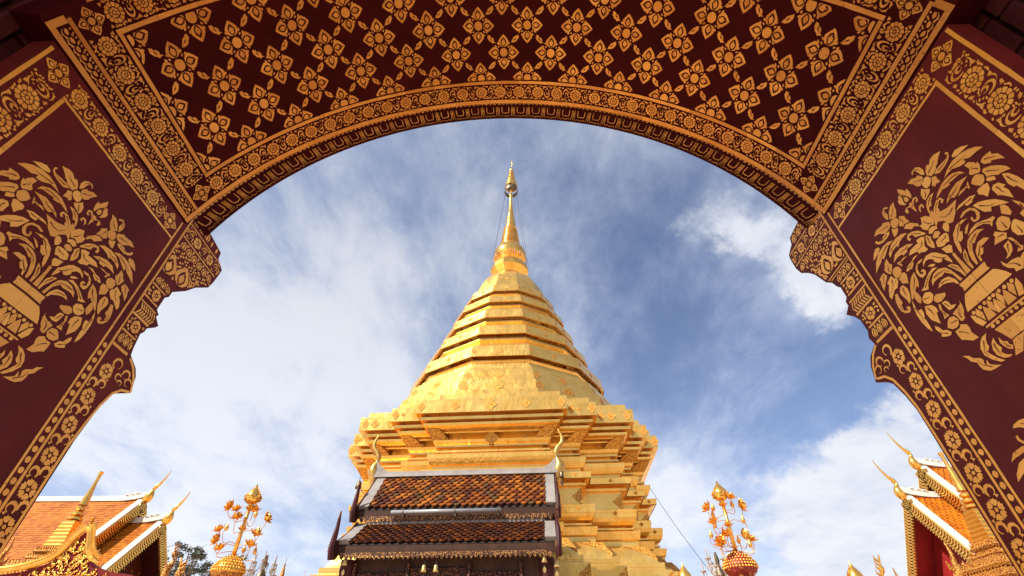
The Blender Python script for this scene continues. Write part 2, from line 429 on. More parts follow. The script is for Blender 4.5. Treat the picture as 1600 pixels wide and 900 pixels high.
# ------------------------------------------------------------------ building helpers
class MB:
    """collects shapes and links them as ONE mesh object"""

    def __init__(s):
        s.v, s.f = [], []

    def face(s, pts):
        i = len(s.v)
        s.v += [tuple(p) for p in pts]
        s.f.append(list(range(i, i + len(pts))))

    def grid(s, rows, close_u=False, close_v=False, flip=False):
        i = len(s.v)
        n = len(rows[0])
        for r in rows:
            s.v += [tuple(p) for p in r]
        m = len(rows)
        for a in range(m if close_v else m - 1):
            for b in range(n if close_u else n - 1):
                q = [i + a * n + b, i + a * n + (b + 1) % n, i + ((a + 1) % m) * n + (b + 1) % n, i + ((a + 1) % m) * n + b]
                s.f.append(q[::-1] if flip else q)
        return i

    def cap(s, idx):
        s.f.append(list(idx))

    def box(s, c, size, rot=None, bev=0.0):
        hx, hy, hz = (x / 2 for x in size)
        if bev:
            b = min(bev, hx * .9, hy * .9, hz * .9)
            rows = []
            for z, k in ((-hz, b), (-hz + b, 0), (hz - b, 0), (hz, b)):
                rows.append([(-hx + k, -hy + b, z), (-hx + b, -hy + k, z), (hx - b, -hy + k, z), (hx - k, -hy + b, z),
                             (hx - k, hy - b, z), (hx - b, hy - k, z), (-hx + b, hy - k, z), (-hx + k, hy - b, z)])
        else:
            rows = [[(-hx, -hy, z), (hx, -hy, z), (hx, hy, z), (-hx, hy, z)] for z in (-hz, hz)]
        m = rot.to_3x3() if rot else None
        c = Vector(c)
        rows = [[tuple((m @ Vector(p) if m else Vector(p)) + c) for p in r] for r in rows]
        i = s.grid(rows, close_u=True)
        n = len(rows[0])
        s.cap([i + k for k in range(n)][::-1])
        s.cap([i + (len(rows) - 1) * n + k for k in range(n)])

    def tube(s, pts, rad, seg=8, closed_ends=True):
        pts = [Vector(p) for p in pts]
        n = len(pts)
        if not isinstance(rad, (list, tuple)):
            rad = [rad] * n
        t0 = (pts[1] - pts[0]).normalized()
        ref = Vector((0, 0, 1)) if abs(t0.z) < 0.9 else Vector((1, 0, 0))
        u = t0.cross(ref).normalized()
        rows = []
        for k in range(n):
            a = pts[max(k - 1, 0)]
            b = pts[min(k + 1, n - 1)]
            t = (b - a).normalized()
            u = (u - t * u.dot(t)).normalized()
            w = t.cross(u)
            rows.append([pts[k] + (u * math.cos(2 * PI * j / seg) + w * math.sin(2 * PI * j / seg)) * rad[k] for j in range(seg)])
        i = s.grid(rows, close_u=True)
        if closed_ends:
            s.cap([i + j for j in range(seg)][::-1])
            s.cap([i + (n - 1) * seg + j for j in range(seg)])

    def lathe(s, prof, seg=24, c=(0, 0, 0), rot=0.0, caps=True):
        rows = [[(c[0] + r * math.sin(rot + 2 * PI * k / seg), c[1] - r * math.cos(rot + 2 * PI * k / seg), c[2] + z) for k in range(seg)] for r, z in prof]
        i = s.grid(rows, close_u=True)
        if caps:
            s.cap([i + k for k in range(seg)][::-1])
            s.cap([i + (len(prof) - 1) * seg + k for k in range(seg)])

    def prism(s, poly, a, b):
        """poly: 3D points; extruded from offset a to offset b (vectors)"""
        A = [Vector(p) + Vector(a) for p in poly]
        B = [Vector(p) + Vector(b) for p in poly]
        i = s.grid([A, B], close_u=True)
        n = len(poly)
        s.cap([i + k for k in range(n)][::-1])
        s.cap([i + n + k for k in range(n)])

    def build(s, name, mat, parent=None, smooth=False, loc=(0, 0, 0), fix=True):
        me = bpy.data.meshes.new(name)
        loc = Vector(loc)
        vs = [tuple(Vector(p) - loc) for p in s.v] if loc.length else s.v
        me.from_pydata(vs, [], s.f)
        if fix:
            bm = bmesh.new()
            bm.from_mesh(me)
            bmesh.ops.recalc_face_normals(bm, faces=bm.faces)
            bm.to_mesh(me)
            bm.free()
        if smooth:
            for p in me.polygons:
                p.use_smooth = True
            if smooth != True:
                try:
                    me.set_sharp_from_angle(angle=R(smooth))
                except Exception:
                    pass
        me.materials.append(mat)
        o = bpy.data.objects.new(name, me)
        COL.objects.link(o)
        o.location = loc
        if parent:
            attach(o, parent)
        return o


def attach(o, parent):
    o.parent = parent
    # keep the place: every thing's Empty holds a known world matrix
    m = WM.get(parent.name, Matrix.Identity(4))
    o.matrix_parent_inverse = m.inverted()
    WM[o.name] = m @ m.inverted() @ Matrix.Translation(o.location)


WM = {}


def tag(o, label, cat, group=None, kind=None):
    o['label'] = label
    o['category'] = cat
    if group:
        o['group'] = group
    if kind:
        o['kind'] = kind
    return o


def thing(name, label, cat, loc=(0, 0, 0), group=None):
    o = bpy.data.objects.new(name, None)
    COL.objects.link(o)
    o.location = loc
    o.empty_display_size = 0.2
    WM[o.name] = Matrix.Translation(loc)
    return tag(o, label, cat, group)


def copy_child(src, parent, mat, name=None):
    o = src.copy()
    if name:
        o.name = name
    COL.objects.link(o)
    o.parent = parent
    o.matrix_parent_inverse = Matrix.Identity(4)
    o.matrix_basis = WM.get(parent.name, Matrix.Identity(4)).inverted() @ mat
    return o

# ------------------------------------------------------------------ ground
g = MB()
g.face([(-600, -600, 0), (600, -600, 0), (600, 600, 0), (-600, 600, 0)])
ground = g.build('ground', M['floor'])
ground['kind'] = 'structure'

# ------------------------------------------------------------------ stencil patterns (flat gold leaf shapes in a plane)
GAP = 0.0016


def xf(poly, cx, cy, rot=0.0, sx=1.0, sy=None):
    sy = sx if sy is None else sy
    c, s = math.cos(rot), math.sin(rot)
    return [(cx + (x * sx) * c - (y * sy) * s, cy + (x * sx) * s + (y * sy) * c) for x, y in poly]


def clip(poly, x0, x1, y0, y1):
    def cut(p, f, lim, ax):
        out = []
        for k in range(len(p)):
            a, b = p[k - 1], p[k]
            ia, ib = f(a[ax]), f(b[ax])
            if ia != ib:
                t = (lim - a[ax]) / (b[ax] - a[ax])
                out.append((a[0] + t * (b[0] - a[0]), a[1] + t * (b[1] - a[1])))
            if ib:
                out.append(b)
        return out
    for lim, ax, f in ((x0, 0, lambda v: v >= x0), (x1, 0, lambda v: v <= x1), (y0, 1, lambda v: v >= y0), (y1, 1, lambda v: v <= y1)):
        if len(poly) < 3:
            return []
        poly = cut(poly, f, lim, ax)
    return poly if len(poly) >= 3 else []


def ell(cx, cy, rx, ry=None, n=10, rot=0.0):
    ry = rx if ry is None else ry
    return xf([(rx * math.cos(2 * PI * k / n), ry * math.sin(2 * PI * k / n)) for k in range(n)], cx, cy, rot)


def arc_ribbon(cx, cy, r, w, a0, a1, n=10, taper=0.3, w0=0.5):
    """curling ribbon from angle a0 to a1 (degrees), swelling in the middle, thin at its end"""
    A, B = [], []
    for k in range(n + 1):
        t = k / n
        a = R(a0 + (a1 - a0) * t)
        ww = w * (w0 + (1 - w0) * math.sin(PI * min(1, t * 1.3))) * (1 - (1 - taper) * t * t) * 0.5
        rr = r * (1 - 0.28 * t)
        A.append((cx + (rr + ww) * math.cos(a), cy + (rr + ww) * math.sin(a)))
        B.append((cx + (rr - ww) * math.cos(a), cy + (rr - ww) * math.sin(a)))
    return A + B[::-1]


def petal(r0, r1, w, cx, cy, rot, sx=1.0, sy=1.0, core=True):
    """one ogee petal along +y: two rim halves and a core, as cut in the stencil"""
    L = r1 - r0
    prof = [(0.10, 0.0), (0.62, 0.08), (1.0, 0.30), (0.98, 0.50), (0.62, 0.72), (0.28, 0.88), (0.0, 1.0)]
    inn = [(0.06, 0.02), (0.34, 0.12), (0.56, 0.32), (0.52, 0.48), (0.28, 0.66), (0.0, 0.78)]
    out = []
    for s in (-1, 1):
        o = [(s * w * a, r0 + L * b) for a, b in prof]
        i = [(s * w * a, r0 + L * b) for a, b in inn]
        out.append(o + i[::-1])
    if core:
        out.append([(w * a, r0 + L * b) for a, b in ((0.0, 0.10), (0.20, 0.18), (0.38, 0.34), (0.34, 0.46), (0.12, 0.54), (0.02, 0.66), (-0.08, 0.54), (-0.30, 0.46), (-0.36, 0.34), (-0.20, 0.18))])
    return [xf(xf(p, 0, 0, rot), cx, cy, 0, sx, sy) for p in out]


def flower4(cx, cy, r, rot=0.0, sx=1.0, sy=1.0, bits=True):
    P = [xf(ell(0, 0, r * 0.245, n=14), cx, cy, 0, sx, sy)]
    for k in range(4):
        P += petal(r * 0.31, r, r * 0.33, cx, cy, rot + k * PI / 2, sx, sy)
        if bits:
            a = rot + PI / 4 + k * PI / 2
            for (rr, off, sz) in ((0.46, 0.0, 0.055), (0.60, 0.11, 0.065), (0.60, -0.11, 0.065)):
                x = r * rr * math.cos(a) - r * off * math.sin(a)
                y = r * rr * math.sin(a) + r * off * math.cos(a)
                P.append(xf(ell(x, y, r * sz * 1.25, r * sz * 0.8, 6, a), cx, cy, 0, sx, sy))
    return P


def flower5(cx, cy, r, n=5, rot=0.0):
    P = [ell(cx, cy, r * 0.2, n=8)]
    for k in range(n):
        a = rot + 2 * PI * k / n
        q = [(-0.10, 0.34), (-0.36, 0.62), (-0.34, 0.86), (-0.12, 0.84), (0.0, 1.0), (0.12, 0.84), (0.34, 0.86), (0.36, 0.62), (0.10, 0.34)]
        P.append(xf(q, cx, cy, a, r))
    return P


def rosette(cx, cy, r, rot=0.0, n_out=12, n_in=7):
    P = [ell(cx, cy, r * 0.15, n=6)]
    for n, ra, rb, g in ((n_in, 0.24, 0.50, 0.16), (n_out, 0.60, 1.0, 0.11)):
        for k in range(n):
            a = rot + 2 * PI * k / n
            h = PI / n
            q = []
            for t in (-0.82, 0.82):
                q.append((r * ra * math.cos(a + t * h), r * ra * math.sin(a + t * h)))
            for t in (0.86, 0.45, -0.45, -0.86):
                rr = rb if abs(t) < 0.6 else rb * 0.93
                q.append((r * rr * math.cos(a + t * h), r * rr * math.sin(a + t * h)))
            P.append([(cx + x, cy + y) for x, y in q])
    return P


def scroll(cx, cy, hw, hh, flip=1):
    """leaf scroll filling a cell of half-width hw, half-height hh"""
    r = min(hw, hh) * 0.78
    P = []

    def m(p):
        return [(cx + x * hw / r * 0.80, cy + flip * y * hh / r * 0.62) for x, y in p]
    P.append(m(arc_ribbon(0, 0.18 * r, 0.86 * r, 0.34 * r, 200, -60, 11, 0.5)))
    P.append(m(arc_ribbon(0.08 * r, -0.05 * r, 0.40 * r, 0.30 * r, -30, 250, 8, 0.5)))
    P.append(m(arc_ribbon(-0.15 * r, -0.25 * r, 1.22 * r, 0.24 * r, 205, 300, 6, 0.3)))
    P.append(m(arc_ribbon(0.05 * r, 0.25 * r, 1.36 * r, 0.22 * r, 30, 115, 6, 0.3)))
    for x, y, a, s in ((-0.95, 1.25, 0.6, 0.24), (0.98, -1.1, 0.4, 0.26), (0.95, 1.22, -0.7, 0.22), (-0.98, -1.2, 0.2, 0.24), (-0.05, 0.15, 0.9, 0.17), (0.30, -0.62, 0.4, 0.18), (-0.55, -0.62, -0.5, 0.17)):
        P.append(m(xf([(-0.5, -0.55), (0.5, -0.55), (0.62, 0.15), (0, 1.05), (-0.62, 0.15)], x * r, y * r, a, s * r)))
    return P


def band(u0, u1, v0, v1, period, first=0):
    """running border: rosettes alternating with leaf scrolls, in (u, v)"""
    n = max(1, int(round((u1 - u0) / period)))
    p = (u1 - u0) / n
    c = (v0 + v1) / 2
    hh = (v1 - v0) / 2
    P = []
    for k in range(n):
        uc = u0 + (k + 0.5) * p
        rr = min(hh * 0.88, p * 0.30)
        P += rosette(uc - p * 0.24, c, rr, random.random())
        P += scroll(uc + p * 0.26, c, p * 0.215, hh * 1.02, 1 if (k + first) % 2 else -1)
        for s in (-1, 1):
            P.append(xf([(-0.5, 0), (0.5, 0), (0, 1)], uc - p * 0.24 + s * rr * 0.95, c - hh * 0.86, 0, hh * 0.26))
            P.append(xf([(-0.5, 0), (0.5, 0), (0, -1)], uc - p * 0.24 + s * rr * 0.95, c + hh * 0.86, 0, hh * 0.26))
    P += fill_in(P, u0, u1, v0, v1)
    return P


def fill_in(P, u0, u1, v0, v1, step=0.0105, clear=0.0068):
    """small leaflets in whatever room the main motifs leave, as the stencil cutter does"""
    cell = {}
    for p in P:
        n = len(p)
        for k in range(n):
            (a, b), (c, d) = p[k], p[(k + 1) % n]
            m = 1 + int(math.hypot(c - a, d - b) / 0.006)
            for q in range(m):
                x, y = a + (c - a) * q / m, b + (d - b) * q / m
                cell.setdefault((int(x // 0.012), int(y // 0.012)), []).append((x, y))
        x, y = sum(a for a, b in p) / n, sum(b for a, b in p) / n
        cell.setdefault((int(x // 0.012), int(y // 0.012)), []).append((x, y))
    out = []
    nu, nv = int((u1 - u0) / step * 2.2), int((v1 - v0) / step * 2.2)
    for i in range(nu):
        for j in range(nv):
            x = u0 + (i + random.uniform(0.1, 0.9)) * (u1 - u0) / nu
            y = v0 + (j + random.uniform(0.1, 0.9)) * (v1 - v0) / nv
            if not (v0 + 0.005 < y < v1 - 0.005):
                continue
            ok = True
            for a in (-1, 0, 1):
                for b in (-1, 0, 1):
                    for (px, py) in cell.get((int(x // 0.012) + a, int(y // 0.012) + b), ()):
                        if (px - x) ** 2 + (py - y) ** 2 < clear * clear:
                            ok = False
                            break
            if ok:
                cell.setdefault((int(x // 0.012), int(y // 0.012)), []).append((x, y))
                a = random.uniform(0, PI)
                q = clear * random.uniform(0.70, 0.92)
                out.append(xf([(-1.15 * q, 0), (-0.3 * q, 0.62 * q), (0.6 * q, 0.5 * q), (1.2 * q, 0.0), (0.5 * q, -0.55 * q), (-0.4 * q, -0.6 * q)], x, y, a))
    return out


def lace(u0, u1, v0, v1, period):
    n = max(1, int(round((u1 - u0) / period)))
    p = (u1 - u0) / n
    w = v1 - v0
    P = []
    for k in range(n):
        u = u0 + (k + 0.5) * p
        P.append(xf([(-0.40, -0.28), (0.0, -0.44), (0.40, -0.28), (0.44, 0.10), (0.16, 0.42), (-0.22, 0.42), (-0.46, 0.08)], u, v0 + w * 0.50, random.uniform(-.3, .3), p * 0.78, w * 0.36))
        P.append(arc_ribbon(u, v0 + w * 0.50, p * 0.62, p * 0.20, 25, 155, 5, 0.6))
        for q, (du, dv) in enumerate(((0.5, 0.22), (0.5, 0.80), (0.14, 0.90), (-0.16, 0.10), (0.34, 0.06))):
            P.append(ell(u + du * p, v0 + dv * w, p * 0.15, p * 0.12, 6, random.random()))
    return P


def lotus_row(u0, u1, v0, v1, n):
    """row of small lotus petals between two lines, tips towards v1"""
    p = (u1 - u0) / n
    h = v1 - v0
    P = []
    for k in range(n):
        u = u0 + (k + 0.5) * p
        P += [xf(q, u, v0 + 0.06 * h, 0, p * 0.46, h * 0.86) for q in
              ([(-0.30, 0.0), (-0.95, 0.38), (-0.80, 0.66), (0.0, 1.0), (-0.10, 0.80), (-0.55, 0.55), (-0.60, 0.38)],
               [(0.30, 0.0), (0.95, 0.38), (0.80, 0.66), (0.0, 1.0), (0.10, 0.80), (0.55, 0.55), (0.60, 0.38)],
               [(0.0, 0.08), (0.36, 0.36), (0.28, 0.56), (0.0, 0.74), (-0.28, 0.56), (-0.36, 0.36)])]
        if k:
            P.append(xf([(-0.5, 0), (0.5, 0), (0, -1)], u - p / 2, v1 - 0.05 * h, 0, p * 0.34, h * 0.34))
    return P


def line(u0, v0, u1, v1, w, seg=0.0):
    """ruled line laid as short lengths of leaf, with hairline joins"""
    L = math.hypot(u1 - u0, v1 - v0)
    n = max(1, int(round(L / seg))) if seg else 1
    dx, dy = (u1 - u0) / L, (v1 - v0) / L
    P = []
    for k in range(n):
        a = k * L / n + (0.0005 if k else 0)
        b = (k + 1) * L / n - (0.0005 if k < n - 1 else 0)
        m = 1 + int((b - a) / 0.05) if seg else 1
        A, B = [], []
        for q in range(m + 1):
            t = a + (b - a) * q / m
            ww = w * (1 + random.uniform(-.07, .07)) / 2
            A.append((u0 + dx * t - dy * ww, v0 + dy * t + dx * ww))
            B.append((u0 + dx * t + dy * ww, v0 + dy * t - dx * ww))
        P.append(A + B[::-1])
    return P


def polyline(pts, w):
    A, B = [], []
    for k in range(len(pts)):
        a = pts[max(k - 1, 0)]
        b = pts[min(k + 1, len(pts) - 1)]
        dx, dy = b[0] - a[0], b[1] - a[1]
        l = math.hypot(dx, dy) or 1
        nx, ny = -dy / l * w / 2, dx / l * w / 2
        A.append((pts[k][0] + nx, pts[k][1] + ny))
        B.append((pts[k][0] - nx, pts[k][1] - ny))
    return [A + B[::-1]]


def lay(polys, mp, name, mat, parent, jit=0.0007):
    m = MB()
    for p in polys:
        if len(p) >= 3:
            dl = random.uniform(0, 0.0006)      # no two leaves lie at quite the same height
            m.face([mp(x + random.uniform(-jit, jit), y + random.uniform(-jit, jit), dl) for x, y in p])
    return m.build(name, mat, parent, fix=False)


# ------------------------------------------------------------------ the gateway
HW = 1.5                     # half the passage
VR, VZ = 1.575, 2.79         # vault: radius, height of its centre
VY0, VY1 = 0.565, 1.470      # near and far edge of the vault
SMAX = 1.966

gate = thing('gateway', 'maroon arched gateway with gold stencilled vault and walls around the view', 'gateway', (0, 0, 0))


def vmap(lift):
    def f(s, y, dl=0.0):
        a = s / VR
        return ((VR - lift - dl) * math.sin(a), y, VZ + (VR - lift - dl) * math.cos(a))
    return f


# vault shell
v = MB()
ys = [VY0, 0.85, 1.15, VY1]
inner = [[vmap(0)(SMAX * k / 48.0, y) for k in range(-48, 49)] for y in ys]
outer = [[vmap(-0.14)(SMAX * k / 48.0, y) for k in range(-48, 49)] for y in ys]
v.grid(inner)
v.grid(outer)
v.grid([inner[0], outer[0]])
v.grid([inner[-1], outer[-1]])
v.grid([[r[0] for r in inner], [r[0] for r in outer]])
v.grid([[r[-1] for r in inner], [r[-1] for r in outer]])
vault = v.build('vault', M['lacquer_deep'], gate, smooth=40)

# flowers of the vault
SP, ROWS = 0.2685, {0.872: 0, 1.162: 0, 1.018: 1, 1.308: 1, 0.727: 1}
X0, X1, Y0, Y1 = -1.742, 1.742, 0.711, 1.319
polys = []
for y, odd in ROWS.items():
    for k in range(-8, 8):
        s = (k + 0.5 * odd) * SP
        if abs(s) > 1.80:
            continue
        fs = random.uniform(0.965, 1.03)
        for p in flower4(s + random.uniform(-.002, .002), y, 0.0965 * fs, random.uniform(-0.035, 0.035), 0.90, 1.0):
            q = clip(p, X0, X1, Y0, Y1)
            if q:
                polys.append(q)
        if abs(s) < 1.76:
            for sx in (-1, 1):
                for sy in (-1, 1):
                    # half a link towards each diagonal neighbour
                    dx, dy = sx * SP / 2, sy * 0.1455
                    a = math.atan2(dy, dx)
                    if sy == 1:
                        lk = [(-0.030, -0.004), (-0.018, 0.010), (0.002, 0.013), (0.020, 0.006), (0.030, -0.008), (0.018, -0.004), (0.004, 0.003), (-0.010, 0.000), (-0.018, -0.010)]
                        lk2 = [(-0.012, -0.006), (0.000, -0.012), (0.014, -0.010), (0.006, -0.004)]
                        for q in (lk, lk2):
                            q = clip(xf(q, s + dx / 2, y + dy / 2, a, 1.0, sx * 0.95), X0, X1, Y0, Y1)
                            if q:
                                polys.append(q)
                    for (t, o) in ((0.315, 0.006), (0.355, -0.007), (0.40, 0.004)):
                        q = clip(ell(s + dx * t * 2 * 0.72 - o * math.sin(a), y + dy * t * 2 * 0.72 + o * math.cos(a), 0.0085, 0.0055, 6, a + 0.5), X0, X1, Y0, Y1)
                        if q:
                            polys.append(q)
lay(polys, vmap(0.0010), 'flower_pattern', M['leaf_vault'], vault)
polys = []
for y in (0.692, 1.335):
    polys += line(-1.766, y, 1.766, y, 0.017, 0.17)
for s in (-1.758, 1.758):
    polys += line(s, 0.702, s, 1.325, 0.016, 0.25)
for s in (-1, 1):
    polys += line(s * 1.8885, 0.600, s * 1.8885, 1.442, 0.015, 0.28)
    polys += line(s * 1.954, 0.612, s * 1.954, 1.442, 0.020, 0.28)
    polys += [xf(p, 0, 0, 0, s, 1) for p in line(1.897, 0.600, 1.964, 0.600, 0.023)]
polys += line(-1.964, 1.455, 1.964, 1.455, 0.023, 0.19)
polys += line(-1.80, 0.573, 1.80, 0.573, 0.012, 0.3)
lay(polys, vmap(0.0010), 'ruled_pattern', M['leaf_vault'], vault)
polys = []
polys += band(-1.765, 1.765, 1.348, 1.440, 0.113)
polys += band(-1.765, 1.765, 0.584, 0.680, 0.113, 1)
for s in (-1, 1):
    for p in band(0.690, 1.338, 1.770, 1.879, 0.113):
        polys.append([(s * b, a) for a, b in p])
    for p in lace(0.618, 1.436, 1.900, 1.941, 0.029):
        polys.append([(s * b, a) for a, b in p])
    for y in (0.632, 1.393):
        polys += flower4(s * 1.824, y, 0.052, 0, 1, 0.92)
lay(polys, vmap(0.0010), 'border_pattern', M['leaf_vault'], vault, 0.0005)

# moulded soffit of the arch beyond the vault
corn = MB()


def smap(lift):
    def f(s, y, dl=0.0):
        t = (y - 1.474) / 0.131
        zc, rr = 2.805 + 0.058 * t, 1.592 - 0.018 * t
        a = s / VR
        return ((rr - lift - dl) * math.sin(a), y, zc + (rr - lift - dl) * math.cos(a))
    return f


rows = [[smap(-0.02)(1.98 * k / 80.0, 1.474) for k in range(-80, 81)]]
for y in (1.474, 1.50, 1.585):
    rows.append([smap(0)(1.98 * k / 80.0, y) for k in range(-80, 81)])
rows.append([smap(0.006)(1.98 * k / 80.0, 1.592) for k in range(-80, 81)])
rows.append([smap(0.006)(1.98 * k / 80.0, 1.606) for k in range(-80, 81)])
rows.append([smap(-0.15)(1.98 * k / 80.0, 1.606) for k in range(-80, 81)])
corn.grid(rows)
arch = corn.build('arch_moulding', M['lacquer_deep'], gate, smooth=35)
rib = MB()
NU = 41
fl = smap(0.0)
for k in range(NU):
    s = (k - NU // 2) * 0.0958
    w = 0.0958
    for dx in (-0.010, 0.0, 0.010):            # reeded pilaster
        rib.tube([smap(0.002)(s + w / 2 + dx * 0.8, 1.512), smap(0.003)(s + w / 2 + dx * 0.8, 1.55), smap(0.003)(s + w / 2 + dx * 1.2, 1.590)], 0.0030, 5)
    pts = [(-0.021, 1.512), (-0.022, 1.545), (-0.017, 1.563), (-0.006, 1.560), (0.0, 1.566), (0.006, 1.560), (0.017, 1.563), (0.022, 1.545), (0.021, 1.512)]
    rib.tube([smap(0.002)(s + a, b) for a, b in pts], 0.0032, 5)
    rib.tube([smap(0.004)(s + w / 2 - 0.018, 1.592), smap(0.005)(s + w / 2 - 0.026, 1.580), smap(0.005)(s + w / 2 - 0.048, 1.588), smap(0.005)(s + w / 2 - 0.070, 1.580), smap(0.004)(s + w / 2 - 0.078, 1.592)], 0.0022, 5)
rib.build('dentil_pattern', M['leaf_dull'], arch, smooth=True)
edge = []
for k in range(150):
    s = -1.95 + 3.9 * k / 149.0
    edge.append(xf([(-0.010, 0), (0.010, 0), (0.012, 0.008), (0.0, 0.015 + 0.004 * random.random()), (-0.012, 0.007)], s, 1.4785))
lay(edge, smap(0.003), 'leaf_edge_pattern', M['leaf_dull'], arch)

# walls of the passage with their bracketed jambs
SIL = {1: [(1.601, 3.436), (1.740, 3.423), (1.753, 3.385), (1.805, 3.362), (1.812, 3.340), (1.807, 3.263), (1.789, 3.216), (1.755, 3.191), (1.713, 3.136), (1.676, 3.054), (1.646, 3.025),
           (1.631, 2.989), (1.617, 2.972), (1.615, 2.916), (1.634, 2.903), (1.632, 2.881), (1.667, 2.858), (1.634, 2.823), (1.616, 2.791), (1.611, 2.731), (1.626, 2.707),
           (1.616, 2.671), (1.669, 2.645), (1.694, 2.612), (1.712, 2.550), (1.668, 2.530), (1.637, 2.502), (1.617, 2.441), (1.604, 2.378), (1.602, 2.28), (1.600, 2.026), (1.596, 1.85), (1.595, 1.4), (1.595, 0.0)],
       -1: [(1.607, 3.388), (1.746, 3.370), (1.752, 3.331), (1.811, 3.305), (1.808, 3.264), (1.799, 3.209), (1.786, 3.162), (1.718, 3.104), (1.675, 3.045), (1.611, 2.984), (1.609, 2.954),
            (1.592, 2.935), (1.590, 2.867), (1.612, 2.856), (1.606, 2.841), (1.642, 2.817), (1.632, 2.802), (1.597, 2.771), (1.595, 2.752), (1.583, 2.734), (1.592, 2.669),
            (1.600, 2.640), (1.655, 2.612), (1.677, 2.586), (1.695, 2.522), (1.642, 2.492), (1.622, 2.486), (1.605, 2.441), (1.597, 2.380), (1.586, 2.28), (1.580, 2.01), (1.573, 1.85), (1.572, 1.4), (1.572, 0.0)]}
